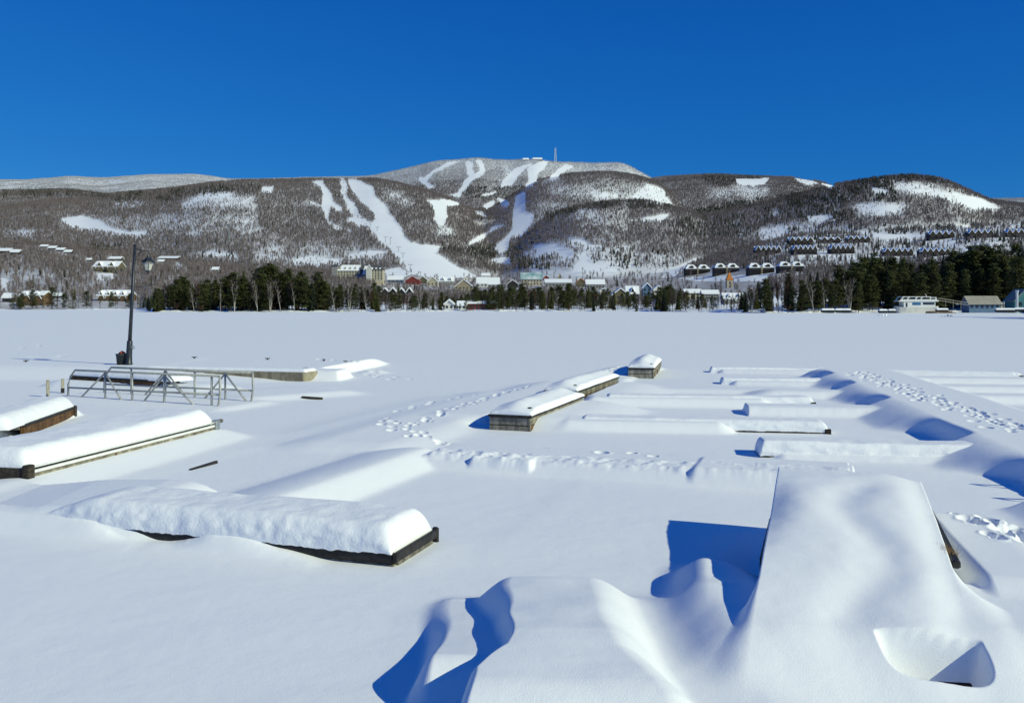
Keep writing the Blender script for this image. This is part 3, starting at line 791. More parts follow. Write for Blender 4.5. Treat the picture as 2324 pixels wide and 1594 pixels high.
def tz_at(x, Y):
    x = np.asarray(x, float); Y = np.asarray(Y, float)
    j = np.clip(np.searchsorted(TX, x) - 1, 0, len(TX) - 2); i = np.clip(np.searchsorted(TY, Y) - 1, 0, len(TY) - 2)
    tx = (x - TX[j]) / (TX[j + 1] - TX[j]); ty = (Y - TY[i]) / (TY[i + 1] - TY[i])
    q = lambda A: (A[i, j] * (1 - tx) + A[i, j + 1] * tx) * (1 - ty) + (A[i + 1, j] * (1 - tx) + A[i + 1, j + 1] * tx) * ty
    return q(TZ), q(TMAXE), TZONE[i, j]
def hit(x, y, ymin=450):
    """first ground point seen at column x, row y"""
    e = (HY - y) / FPX
    j = int(np.clip(np.searchsorted(TX, x), 0, len(TX) - 1))
    c = TE[:, j]
    k = np.argmax((c >= e) & (TY > ymin))
    return float(TY[k])

# ------------------------------------------------------------------ woods on the hills
def Z1(p): return [(a * .25258, 373.5 + b * .25258) for a, b in p]
def Z2(p): return [(569.2 + a * .25258, 338 + b * .25258) for a, b in p]
def Z3(p): return [(1138.4 + a * .26023, 320.2 + b * .26023) for a, b in p]
def Z4(p): return [(1725.4 + a * .25717, 373.5 + b * .25717) for a, b in p]
OPEN = [  # (tree density left inside, outline)
    (.55, Z1([(480, 480), (760, 430), (1000, 470), (1500, 440), (2324, 430), (2324, 620), (1500, 640), (1100, 660), (700, 600), (480, 540)])),
    (.10, Z1([(520, 490), (720, 455), (900, 500), (960, 560), (1150, 600), (1330, 600), (1300, 650), (1080, 640), (900, 600), (760, 590), (640, 560)])),
    (.30, Z1([(0, 580), (150, 575), (330, 620), (200, 640), (0, 625)])),
    (.30, Z1([(1000, 345), (1250, 310), (1260, 370), (980, 380)])),
    (.28, Z1([(1620, 350), (1850, 255), (2170, 260), (2324, 300), (2324, 410), (2000, 400), (1750, 400), (1650, 430)])),
    (.25, Z1([(1740, 770), (2000, 770), (2120, 780), (2120, 850), (1800, 830)])),
    (.80, Z1([(0, 820), (330, 830), (500, 1000), (1000, 980), (1060, 1060), (800, 1200), (300, 1250), (0, 1250)])),
    (.05, Z1([(0, 1010), (80, 1030), (100, 1110), (0, 1130)])),
    (.10, Z1([(840, 975), (1020, 975), (1000, 1040), (860, 1030)])),
    (.20, Z1([(1540, 890), (1660, 900), (1680, 960), (1560, 940)])),
    (.60, Z2([(0, 830), (600, 830), (1150, 900), (1300, 1020), (700, 1040), (0, 1040)])),
    (.12, Z2([(360, 990), (560, 960), (800, 990), (820, 1030), (600, 1060), (380, 1040)])),
    (.15, Z2([(850, 950), (1000, 915), (1230, 915), (1250, 960), (900, 985)])),
    (.10, Z2([(1200, 1080), (1330, 1060), (1440, 1120), (1360, 1150), (1210, 1140)])),
    (.55, Z2([(1150, 370), (1300, 370), (1480, 480), (1420, 510), (1250, 450)])),
    (0, Z2([(870, 285), (980, 285), (1090, 345), (1120, 430), (1200, 500), (1250, 580), (1300, 640), (1350, 700), (1370, 770), (1430, 835), (1560, 860), (1720, 880), (1650, 930), (1800, 1020), (2040, 1145), (1700, 1165), (1440, 1120), (1330, 1020), (1270, 940), (1210, 890), (1160, 850), (1110, 780), (1060, 720), (960, 700), (860, 640), (855, 612), (950, 620), (1090, 655), (1115, 620), (1060, 550), (1000, 500), (950, 440), (900, 370)])),
    (0, Z2([(545, 300), (640, 285), (652, 330), (720, 400), (735, 470), (815, 520), (815, 575), (770, 565), (720, 520), (700, 600), (695, 640), (660, 640), (655, 570), (620, 530), (480, 465), (540, 468), (632, 505), (640, 420), (630, 350)])),
    (.15, Z2([(690, 640), (760, 690), (900, 722), (900, 738), (740, 710), (660, 650)])),
    (.12, Z2([(798, 275), (832, 270), (855, 330), (866, 430), (910, 470), (950, 540), (1000, 600), (1080, 690), (980, 690), (900, 600), (848, 520), (828, 430), (803, 330)])),
    (0, Z2([(1870, 108), (1760, 150), (1640, 215), (1580, 262), (1585, 300), (1645, 347), (1590, 347), (1550, 320), (1505, 265), (1565, 255), (1640, 195), (1760, 128)])),
    (0, Z2([(1925, 112), (1990, 118), (1975, 180), (2000, 230), (2055, 200), (2055, 165), (2020, 112), (2065, 108), (2095, 180), (2075, 228), (1995, 275), (1955, 312), (1925, 362), (1885, 402), (1872, 434), (1785, 412), (1850, 400), (1900, 335), (1918, 280), (1965, 250), (1935, 190)])),
    (0, Z2([(1565, 462), (1690, 468), (1700, 452), (1785, 468), (1865, 488), (1855, 514), (1755, 522), (1745, 560), (1760, 620), (1725, 690), (1700, 705), (1635, 640), (1650, 600), (1640, 520), (1600, 490)])),
    (.35, Z2([(1690, 690), (1740, 690), (1850, 740), (1780, 760), (1690, 770), (1640, 740)])),
    (.10, Z2([(2085, 510), (2178, 462), (2168, 505), (2110, 545)])),
    (.15, Z2([(1990, 545), (2060, 570), (2125, 625), (2050, 600)])),
    (0, Z2([(2155, 700), (2265, 688), (2200, 722), (2105, 775), (2095, 805), (2040, 842), (1955, 875), (1968, 830), (2060, 778), (2150, 740)])),
    (.05, Z2([(2215, 860), (2324, 775), (2324, 830), (2285, 935), (2225, 945)])),
    (.05, Z2([(2068, 412), (2205, 382), (2185, 402), (2080, 424)])),
    (0, Z2([(105, 345), (192, 338), (192, 382), (108, 388)])),
    (.15, Z2([(2150, 985), (2324, 970), (2324, 1060), (2160, 1040)])),
    (0, Z3([(0, 350), (120, 236), (265, 198), (205, 232), (145, 292), (85, 388), (0, 392)])),
    (0, Z3([(228, 240), (330, 186), (398, 180), (374, 222), (314, 284), (294, 362), (222, 408), (205, 405), (236, 330)])),
    (0, Z3([(548, 212), (618, 224), (562, 248), (494, 292), (474, 334), (422, 338), (428, 308), (478, 262)])),
    (.25, Z3([(0, 200), (60, 250), (90, 245), (20, 330), (0, 330)])),
    (0, Z3([(128, 470), (192, 448), (194, 560), (185, 615), (275, 648), (262, 705), (222, 765), (172, 824), (50, 842), (32, 900), (22, 965), (-60, 965), (-40, 900), (55, 820), (88, 770), (98, 640)])),
    (.10, Z3([(-40, 505), (0, 500), (60, 540), (50, 575), (0, 570)])),
    (.50, Z3([(420, 400), (850, 350), (1300, 390), (1490, 560), (1080, 530), (600, 500), (400, 450)])),
    (.12, Z3([(1090, 510), (1190, 440), (1270, 385), (1390, 410), (1440, 500), (1500, 565), (1350, 552), (1250, 512)])),
    (.04, Z3([(1115, 692), (1280, 658), (1400, 630), (1490, 640), (1400, 706), (1280, 702)])),
    (.60, Z3([(600, 580), (900, 590), (1100, 600), (1100, 800), (700, 760)])),
    (.45, Z3([(200, 900), (600, 850), (1000, 900), (1400, 990), (1620, 1000), (1500, 1160), (900, 1190), (250, 1190)])),
    (.06, Z3([(285, 905), (450, 898), (510, 930), (625, 960), (610, 1030), (540, 1055), (480, 985), (400, 1005), (300, 1000)])),
    (.10, Z3([(570, 850), (700, 850), (780, 900), (880, 900), (870, 930), (760, 940), (600, 900)])),
    (.10, Z3([(640, 1060), (760, 1010), (800, 1060), (900, 1110), (760, 1150), (620, 1120)])),
    (.02, Z3([(1395, 1185), (1460, 1120), (1620, 1048), (1690, 1008), (1835, 1018), (1700, 1052), (1560, 1132), (1490, 1185)])),
    (.10, Z3([(2040, 335), (2150, 335), (2320, 330), (2290, 372), (2190, 392), (2060, 382)])),
    (.40, Z3([(1850, 420), (2324, 380), (2324, 500), (1700, 500)])),
    (.02, Z3([(1500, 1185), (2324, 1160), (2324, 1215), (1700, 1215)])),
    (.30, Z4([(1150, 150), (1500, 165), (1950, 300), (2120, 385), (1960, 400), (1500, 290), (1200, 240)])),
    (.05, Z4([(1930, 295), (2050, 340), (2130, 388), (2060, 412), (1960, 398), (1860, 404), (1740, 350), (1690, 255), (1800, 268)])),
    (.15, Z4([(1290, 198), (1420, 205), (1700, 265), (1760, 350), (1500, 275), (1300, 235)])),
    (.02, Z4([(530, 168), (650, 190), (610, 218)])), (.15, Z4([(280, 120), (420, 130), (520, 170), (400, 180)])),
    (.10, Z4([(980, 210), (1110, 225), (1110, 250), (1000, 245)])),
    (.22, Z4([(850, 330), (1300, 340), (1320, 400), (1100, 465), (850, 445)])),
    (.12, Z4([(400, 450), (640, 440), (650, 500), (430, 525)])), (.2, Z4([(100, 410), (180, 405), (170, 470), (100, 460)])),
    (.42, Z4([(0, 540), (400, 520), (1000, 560), (1300, 520), (2324, 500), (2324, 850), (1500, 850), (900, 900), (0, 960)])),
    (.02, Z4([(640, 570), (900, 580), (960, 605), (1390, 612), (1410, 670), (1050, 690), (980, 640), (780, 605)])),
    (.02, Z4([(1700, 545), (1860, 530), (1850, 570), (1720, 580)])),
    (.05, Z4([(1500, 660), (1760, 665), (1740, 690), (1500, 680)])), (.08, Z4([(480, 800), (1100, 800), (1700, 812), (1700, 830), (480, 832)])),
    (0, Z4([(0, 965), (210, 955), (400, 960), (200, 990), (0, 1010)])),
]
CONIFER = [  # (share of evergreens, outline)
    (.6, Z1([(1100, 250), (2324, 175), (2324, 260), (1600, 320), (1000, 345)])),
    (.45, Z1([(0, 200), (600, 200), (1200, 260), (1000, 300), (0, 290)])),
    (.4, Z1([(780, 720), (1120, 720), (1130, 790), (800, 800)])),
    (.7, Z1([(1820, 770), (2080, 770), (2080, 850), (1850, 830)])),
    (.6, Z2([(1700, 860), (1960, 900), (2230, 860), (2240, 980), (2150, 1100), (1960, 960), (1720, 920)])),
    (.5, Z2([(1900, 330), (2324, 330), (2324, 420), (2080, 440), (1900, 420)])),
    (.45, Z3([(0, 380), (200, 390), (170, 440), (100, 500), (0, 480)])),
    (.6, Z3([(350, 700), (420, 620), (700, 560), (1080, 530), (1250, 500), (1500, 575), (1400, 590), (1000, 580), (700, 600), (450, 690), (380, 730)])),
    (.5, Z3([(0, 900), (110, 900), (200, 980), (430, 1000), (430, 1130), (100, 1130), (0, 1060)])),
    (.7, Z3([(1620, 600), (2000, 540), (2324, 480), (2324, 560), (1900, 620), (1700, 660)])),
    (.5, Z3([(1700, 285), (2324, 285), (2324, 340), (1950, 390), (1800, 360)])),
    (.35, Z3([(1500, 700), (2324, 640), (2324, 780), (2000, 860), (1500, 820)])),
    (.4, Z3([(700, 950), (1500, 950), (1500, 1120), (700, 1120)])),
    (.75, Z4([(0, 310), (500, 230), (800, 160), (1000, 110), (1300, 85), (1560, 125), (1560, 150), (1180, 150), (1200, 330), (800, 330), (0, 370)])),
    (.45, Z4([(0, 370), (700, 340), (850, 450), (700, 530), (300, 480), (0, 520)])),
    (.5, Z4([(1540, 120), (1960, 290), (1900, 300), (1540, 160)])),
    (.35, Z4([(0, 540), (2324, 540), (2324, 860), (0, 960)])),
]
def raster(polys, base, y0=340, y1=716, st=2.0):
    gx = np.arange(-300, 2640, st); gy = np.arange(y0, y1, st)
    GX, GY = np.meshgrid(gx, gy)
    jx = 5.0 * fbm(GX * .05, GY * .08, 301, 3); jy = 3.0 * fbm(GX * .06, GY * .1, 311, 3)
    A = np.full(GX.shape, float(base)) if np.isscalar(base) else base.copy()
    for val, p in polys:
        k = 2.6 if val > .16 else (1.0 if val > .02 else .4)
        p = np.array(p); x0, x1 = p[:, 0].min() - 8, p[:, 0].max() + 8; ya, yb = p[:, 1].min() - 6, p[:, 1].max() + 6
        ci = slice(max(0, int((x0 + 300) / st)), int((x1 + 300) / st) + 1); ri = slice(max(0, int((ya - y0) / st)), max(0, int((yb - y0) / st) + 1))
        xx = GX[ri, ci] + jx[ri, ci] * k; yy = GY[ri, ci] + jy[ri, ci] * k
        ins = np.zeros(xx.shape, bool)
        n = len(p)
        for a in range(n):
            xa, ya_ = p[a]; xb, yb_ = p[(a + 1) % n]
            if ya_ == yb_: continue
            c = ((ya_ > yy) != (yb_ > yy)) & (xx < (xb - xa) * (yy - ya_) / (yb_ - ya_) + xa)
            ins ^= c
        sub = A[ri, ci]; sub[ins] = val; A[ri, ci] = sub
    return A
def blur(A, r):
    for ax in (0, 1):
        k = [np.roll(A, o, ax) for o in range(-r, r + 1)]
        A = sum(k) / len(k)
    return A
DENS = blur(raster([q for q in OPEN if q[0] > .16], 1.0), 3)
GXX, GYY = np.meshgrid(np.arange(-300, 2640, 2.0), np.arange(340, 716, 2.0))
DENS = np.clip(DENS - np.where(GXX > 1200, .62, .40) * np.clip(fbm(GXX * .016, GYY * .045, 611, 4) + .05, 0, 1) * (GYY > 405), 0, 1)
DENS = raster([(.0 if q[0] < .11 else .06, q[1]) for q in OPEN if q[0] <= .16], DENS)
hi_ = (GYY < 442) | ((GXX > 960) & (GXX < 1230) & (GYY < 590))            # the summit and middle runs, traced from image pixels, are widened by a cell
wide = DENS.copy()
for dx_, dy_ in ((-1, 0), (1, 0), (0, 1), (0, -1)): wide = np.minimum(wide, np.roll(np.roll(DENS, dx_, 1), dy_, 0))
DENS = np.where(hi_, wide, DENS)
CONI = raster(CONIFER, .04)
def look(A, x, y, y0=340, st=2.0):
    return A[np.clip(((y - y0) / st).astype(int), 0, A.shape[0] - 1), np.clip(((x + 300) / st).astype(int), 0, A.shape[1] - 1)]

def tree_proto_bare(seed):
    rn = random.Random(seed); b = MB()
    def blade(p, q, w):
        p = Vector(p); q = Vector(q); a = rn.uniform(0, 6.28)
        s = Vector((math.cos(a), math.sin(a), 0)) * w
        b.poly([tuple(p - s), tuple(p + s), tuple(q)])
    blade((0, 0, -.05), (rn.uniform(-.03, .03), 0, .8), .018); blade((0, 0, -.05), (0, rn.uniform(-.03, .03), .75), .018)
    for k in range(30):
        z = rn.uniform(.22, .72); a = rn.uniform(0, 6.28); r = rn.uniform(.10, .26) * (1.1 - .4 * abs(z - .5)); dz = rn.uniform(.16, .34)
        blade((0, 0, z), (math.cos(a) * r, math.sin(a) * r, min(1, z + dz)), rn.uniform(.012, .022))
        blade((math.cos(a) * r * .4, math.sin(a) * r * .4, z + dz * .35), (math.cos(a + .6) * r * 1.1, math.sin(a + .6) * r * 1.1, min(1, z + dz * 1.1)), .012)
    return b
def tree_proto_fir(seed):
    rn = random.Random(seed); b = MB()
    for k in range(7):
        z = .10 + k * .125; r = .20 * (1 - k / 7.6) + .02; n = 7
        ap = (0, 0, z + .24)
        ring = [(math.cos(6.283 * i / n + k) * r * rn.uniform(.65, 1.2), math.sin(6.283 * i / n + k) * r * rn.uniform(.65, 1.2), z - rn.uniform(0, .05)) for i in range(n)]
        for i in range(n):
            if rn.random() < .9: b.poly([ring[i], ring[(i + 1) % n], ap])
    b.tube([(0, 0, -.05), (0, 0, .3)], [.02, .015], 4, False)
    return b
def wood_mat(name, col, frost, rnd=.35):
    m = bpy.data.materials.new(name); m.use_nodes = True
    n, l = m.node_tree.nodes, m.node_tree.links
    p = n['Principled BSDF']; p.inputs['Roughness'].default_value = .9; p.inputs['Specular IOR Level'].default_value = .1
    at_ = n.new('ShaderNodeAttribute'); at_.attribute_type = 'INSTANCER'; at_.attribute_name = 'rime'
    oi = n.new('ShaderNodeObjectInfo')
    mr = n.new('ShaderNodeMapRange'); mr.inputs[3].default_value = 1 - rnd; mr.inputs[4].default_value = 1 + rnd
    l.new(oi.outputs['Random'], mr.inputs[0])
    mx = n.new('ShaderNodeMix'); mx.data_type = 'RGBA'; mx.inputs[6].default_value = (*col, 1); mx.inputs[7].default_value = (*frost, 1)
    l.new(at_.outputs['Fac'], mx.inputs[0])
    mu = n.new('ShaderNodeVectorMath'); mu.operation = 'SCALE'
    l.new(mx.outputs[2], mu.inputs[0]); l.new(mr.outputs[0], mu.inputs['Scale']); l.new(mu.outputs[0], p.inputs['Base Color'])
    return m
M['bare_wood'] = wood_mat('bare_wood', (0.215, 0.182, 0.178), (0.58, 0.60, 0.63))
M['fir_far'] = wood_mat('fir_far', (0.036, 0.041, 0.030), (0.34, 0.37, 0.40))

def scatter_woods():
    protos = bpy.data.collections.new('tree_kinds')
    for k in range(5):
        o = bpy.data.objects.new('a_bare_%d' % k, tree_proto_bare(k + 1).mesh('bare_tree', M['bare_wood'])); protos.objects.link(o)
    for k in range(3):
        o = bpy.data.objects.new('b_fir_%d' % k, tree_proto_fir(k + 1).mesh('fir_tree', M['fir_far'])); protos.objects.link(o)
    N = 1000000
    x = RNG.uniform(-200, 2520, N)
    Y = np.sqrt(RNG.uniform(520 ** 2, 6300 ** 2, N))
    z, me_, zone = tz_at(x, Y)
    e = (z - CAMZ) / Y
    y = HY - FPX * e
    sh = np.interp(x, [p[0] for p in SHORE], [p[1] for p in SHORE])
    vis = (e > me_ - 10.0 / Y) & (Y > sh + 90) & (y < 700)
    x, Y, z, y = x[vis], Y[vis], z[vis], y[vis]
    d = look(DENS, x, y)
    clump = .5 + .5 * fbm(x * .05, y * .09, 400, 3)
    thin = np.where(d > .8, .70 + .5 * clump, d * (0.35 + 1.3 * clump))
    thin = thin * np.clip(1.25 - Y / 9000, .6, 1)
    thin = thin * np.where((Y < 1000) & (y > 628), .45, 1)      # built-up ground near the village
    h = RNG.uniform(5.5, 10.0, len(x)) * np.where(d < .3, .85, 1)
    h = np.where(Y > 3800, h * .8, h)
    ytop = y - h * FPX / Y
    thin = np.where((x > 850) & (x < 1740) & (Y < 1500) & (y > 612) & (ytop < 652), .12 * thin, thin)
    for (bx0, bx1, byt, byb, bY) in BUILT:
        thin = np.where((x > bx0 - 3) & (x < bx1 + 3) & (Y < bY + 16) & (ytop < byb - .50 * (byb - byt)) & (y > byt), 0, thin)
    keep = RNG.rand(len(x)) < thin
    h = h[keep]
    x, Y, z, y, d = x[keep], Y[keep], z[keep], y[keep], d[keep]
    co = look(CONI, x, y)
    con = RNG.rand(len(x)) < .72 * co * np.where(fbm(x * .03, y * .05, 420, 3) > -.15, 1.15, .35)
    rime = np.clip((Y - 3500) / 900, 0, 1) * np.clip((436 - y) / 34, 0, 1) * RNG.uniform(.35, 1.0, len(x))
    rime = np.maximum(rime, np.where(Y > 4700, RNG.uniform(.25, .85, len(x)), 0))
    kind = np.where(con, 5 + RNG.randint(0, 3, len(x)), RNG.randint(0, 5, len(x)))
    P = np.stack([(x - CX) / FPX * Y, Y, z], -1)
    me = bpy.data.meshes.new('woods'); me.vertices.add(len(P)); me.vertices.foreach_set('co', P.ravel())
    for nm, arr, ty in (('kind', kind.astype(np.int32), 'INT'), ('size', h, 'FLOAT'), ('turn', RNG.uniform(0, 6.28, len(P)), 'FLOAT'), ('rime', rime, 'FLOAT')):
        at_ = me.attributes.new(nm, ty, 'POINT'); at_.data.foreach_set('value', arr)
    o = link('hillside_woods', me)
    tag(o, 'bare and evergreen woods covering the far hills and mountain', 'woods', kind='stuff')
    ng = bpy.data.node_groups.new('woods', 'GeometryNodeTree')
    ng.interface.new_socket('Geometry', in_out='INPUT', socket_type='NodeSocketGeometry')
    ng.interface.new_socket('Geometry', in_out='OUTPUT', socket_type='NodeSocketGeometry')
    n, l = ng.nodes, ng.links
    gi = n.new('NodeGroupInput'); go = n.new('NodeGroupOutput')
    ci = n.new('GeometryNodeCollectionInfo'); ci.inputs[0].default_value = protos; ci.inputs[1].default_value = True; ci.inputs[2].default_value = True
    ip = n.new('GeometryNodeInstanceOnPoints'); ip.inputs['Pick Instance'].default_value = True
    def attr(nm, ty):
        a = n.new('GeometryNodeInputNamedAttribute'); a.data_type = ty; a.inputs[0].default_value = nm; return a.outputs[0]
    cr = n.new('ShaderNodeCombineXYZ'); l.new(attr('turn', 'FLOAT'), cr.inputs[2])
    l.new(gi.outputs[0], ip.inputs['Points']); l.new(ci.outputs[0], ip.inputs['Instance']); l.new(attr('kind', 'INT'), ip.inputs['Instance Index'])
    l.new(cr.outputs[0], ip.inputs['Rotation']); l.new(attr('size', 'FLOAT'), ip.inputs['Scale'])
    l.new(ip.outputs[0], go.inputs[0])
    md = o.modifiers.new('woods', 'NODES'); md.node_group = ng
BUILT = []      # (left, right, top, foot, depth) of the buildings that stand among the woods
build_terrain()
# ------------------------------------------------------------------ quay wall, lamp, bin, posts, gangway rails
def path_wall(pts, z0, z1, th):
    b = MB()
    for i in range(len(pts) - 1):
        (x0, y0), (x1, y1) = pts[i], pts[i + 1]
        d = Vector((x1 - x0, y1 - y0, 0)).normalized(); n = Vector((-d.y, d.x, 0)) * th
        A = [(x0, y0), (x1, y1), (x1 + n.x, y1 + n.y), (x0 + n.x, y0 + n.y)]
        k = len(b.v)
        b.v += [(p[0], p[1], z0) for p in A] + [(p[0], p[1], z1) for p in A]
        b.f += [tuple(k + i for i in q) for q in ((0, 3, 2, 1), (4, 5, 6, 7), (0, 1, 5, 4), (1, 2, 6, 5), (2, 3, 7, 6), (3, 0, 4, 7))]
    return b
ang = math.atan2(45.0 - 47.3, 8.7)
o = thing('quay_wall', 'low tan concrete quay wall with bared corner, left of centre behind gangway', 'wall', (-10.45, 45.05, 0), ang)
plank(o, -9.2, -5.9, 0, .35, -.6, .545, M['concrete'], 'wall_panel', .02)
plank(o, -5.88, -2.6, 0, .35, -.6, .548, M['concrete'], 'wall_panel', .02)
plank(o, -2.58, 0, 0, .35, -.6, .55, M['concrete'], 'wall_panel', .02)
MB().poly([(0, .0, -.6), (.0, .0, .55), (.35, .9, .57), (.35, .9, -.6)]).poly([(0, .0, .55), (0, .6, .55), (.35, .9, .57)]).build('wall_end', M['concrete'], o)
plank(o, -9.2, -6.6, -.03, .0, .47, .56, M['red_wood'], 'timber_edge', .008)
link('snow_cap', snow_cap(9.3, 1.2, .16, .16, 77, .0), o, (-9.2, .06, .545))

# snow block lying at the end of the quay
# cleats on the quay
for k, (cx_, cy_, rz) in enumerate(((134, 806, .3), (59, 821, .4), (441, 813, .1), (607, 816, .2), (735, 819, 1.2), (784, 820, .4), (661, 838, .1), (692, 838, .9))):
    x, y, _ = px(cx_, cy_, .62)
    z = gz(x, y)
    x, y, _ = px(cx_, cy_, z)
    lab = ['mooring cleat left of the lamp, the farther one', 'mooring cleat left of the lamp, the nearer one', 'lone mooring cleat on the quay right of the lamp', 'mooring cleat on the quay above the wall middle', 'dark mooring cleat near the quay end, left of two', 'dark mooring cleat near the quay end, right of two', 'mooring cleat on the wall edge, left one near corner', 'mooring cleat on the wall edge at the corner'][k]
    c = cleat(None, x, y, gz(x, y) - .02, .9, rz, 'mooring_cleat')
    tag(c, lab, 'cleat', 'mooring cleats on the quay')

# lamp post
LX, LY = -21.1, 49.6
LZ = gz(LX, LY)
lo = thing('street_lamp', 'tall black lamp post with hanging lantern beside the quay bin', 'lamp', (LX, LY, LZ), 0, None, (R(0), R(3.1), 0))
b = MB()
b.tube([(0, 0, -.2), (0, 0, .12), (0, 0, .16), (0, 0, .55), (0, 0, .95), (0, 0, 1.28), (0, 0, 1.36)], [.21, .21, .185, .165, .155, .15, .11], 14)
b.build('base', M['black_metal'], lo, True)
b = MB(); b.tube([(0, 0, 1.3), (0, 0, 3.4), (0, 0, 6.55)], [.105, .09, .075], 12); b.build('pole', M['black_metal'], lo, True)
b = MB(); b.tube([(0, 0, 6.55), (0, 0, 6.62), (0, 0, 6.66)], [.095, .095, .03], 12); b.build('finial', M['black_metal'], lo, True)
b = MB(); b.tube([(.05, 0, 6.38), (.35, 0, 6.33), (.68, 0, 6.30), (.76, 0, 6.24), (.78, 0, 6.10)], [.03, .028, .028, .028, .024], 8); b.build('arm', M['black_metal'], lo, True)
sp = [(.07 + .36 * t, 0, 5.75 + .52 * math.sin(t * 1.5)) for t in np.linspace(0, 1, 9)]
curl = [(.36 + .13 * math.cos(t), 0, 6.10 + .13 * math.sin(t)) for t in np.linspace(-.6, 4.4, 12)]
b = MB(); b.tube(sp, .018, 6); b.tube(curl, .016, 6); b.build('scroll', M['black_metal'], lo, True)
b = MB(); b.tube([(-.26, 0, 4.32), (.78, 0, 4.32)], .02, 6); b.build('crossbar', M['black_metal'], lo, True)
ln = MB(); ln.tube([(.78, 0, 6.14), (.78, 0, 6.05), (.78, 0, 5.98), (.78, 0, 5.72), (.78, 0, 5.66)], [.04, .07, .09, .33, .35], 6)
lt = ln.build('lantern_roof', M['black_metal'], lo)
def hexr(r, z): return [(.78 + r * math.cos(k * math.pi / 3), r * math.sin(k * math.pi / 3), z) for k in range(6)]
up, dn = hexr(.29, 5.66), hexr(.17, 5.22)
for k in range(6):
    k2 = (k + 1) % 6
    MB().quad(up[k], up[k2], dn[k2], dn[k]).build('pane', M['lamp_glass'], lo)
fr = MB()
for k in range(6): fr.tube([up[k], dn[k]], .016, 5)
fr.tube([(.78, 0, 5.24), (.78, 0, 5.17), (.78, 0, 5.06)], [.19, .10, .03], 8)
fr.build('lantern_frame', M['black_metal'], lo)
b = MB(); b.tube([(.10, -.02, .95), (.24, -.06, .98)], [.07, .10], 8); b.tube([(.24, -.06, .98), (.27, -.07, 1.0)], [.10, .06], 8); b.build('outlet_box', M['galv'], lo, True)

# bin
bx, by, _ = px(275, 826, LZ)
by = LY + .15; bx = (275 - CX) / FPX * by
bo = thing('litter_bin', 'black open bin with a red bag beside the lamp post', 'bin', (bx, by, gz(bx, by)))
b = MB(); b.tube([(0, 0, -.1), (0, 0, .52), (0, 0, .54), (0, 0, .60)], [.22, .275, .30, .30], 14, True); b.build('body', M['bin'], bo, True)
b = MB(); b.tube([(-.1, 0, .585), (.05, .02, .66), (.2, 0, .61)], [.09, .12, .07], 8); b.build('bag', M['red_cloth'], bo, True)

# two wooden posts
for (xx, yb, yt, lab) in ((108.6, 899, 863, 'pale wooden stake standing in the snow, left of two'), (142.2, 890, 859, 'wooden stake with dark foot, right of two, beside gangway')):
    x, y, _ = px(xx, yb, .12); z = gz(x, y)
    h = (yb - yt) / FPX * y + .12 - z
    po = thing('stake', lab, 'post', (x, y, z), .3, 'wooden stakes left of the gangway')
    MB().box(-.06, .06, -.06, .06, -.4, h, .012).build('post', M['post_wood'], po)
    if xx > 120: MB().box(-.066, .066, -.066, .066, -.3, .22, .01).build('sleeve', M['rubber'], po)
    else: MB().box(-.07, .07, -.07, .07, h - .03, h + .02, .008).build('post_cap', M['post_wood'], po)

# gangway with two aluminium side rails
def gangway(label, A, B, width, posts_n, diag_n, posts_f, diag_f, z=0.0):
    d, n, L = seg_frame(A, B)
    o = thing('gangway', label, 'gangway', (A[0], A[1], z), math.atan2(d[1], d[0]))
    for side, (off, ps, dg) in enumerate(((0.0, posts_n, diag_n), (width, posts_f, diag_f))):
        top = 1.12; r = .042
        MB().tube([(.0, off, -.2), (.02, off, .55), (.14, off, .84), (.42, off, top), (L - .05, off, top + .03)], r, 8).build('top_rail', M['alu'], o, True)
        MB().tube([(.02, off, .40), (L - .1, off, .46)], r * .9, 8).build('mid_rail', M['alu'], o, True)
        MB().tube([(L - .02, off, top + .05), (L + .0, off, .5), (L - .16, off, -.3)], r, 8).build('end_post', M['alu'], o, True)
        for p in ps:
            MB().tube([(p, off, -.3), (p, off, top)], r * .95, 8).build('post', M['alu'], o, True)
        for (p, q0, q1) in dg:
            MB().tube([(p - .03, off + .012, top - .06), (q0, off + .012, -.12)], r * .85, 8).build('brace', M['alu'], o, True)
            MB().tube([(p + .03, off - .012, top - .06), (q1, off - .012, -.12)], r * .85, 8).build('brace', M['alu'], o, True)
    plank(o, .1, L - .2, .06, width - .06, -.30, -.22, M['alu'], 'deck', .01)
    return o
gz1 = gz(-14.5, 35.0)
gangway('aluminium gangway with trussed side rails half sunk in snow, left', (-18.1, 36.75), (-10.75, 33.2), 1.75,
        [2.15, 3.65, 5.35, 7.75], [(2.15, .55, 3.2), (5.35, 4.1, 7.1)], [1.6, 3.55, 5.15, 6.75], [(3.55, 2.2, 4.9), (6.75, 5.5, 8.0)], gz1 - .05)
# a like gangway just beyond the right border: its shadow reaches into the picture
gangway('aluminium gangway standing beyond the right border', (10.95, 17.2), (15.4, 16.2), 1.5, [1.6, 3.0], [(1.6, .5, 3.0)], [1.6, 3.0], [(1.6, .5, 3.0)], .1)

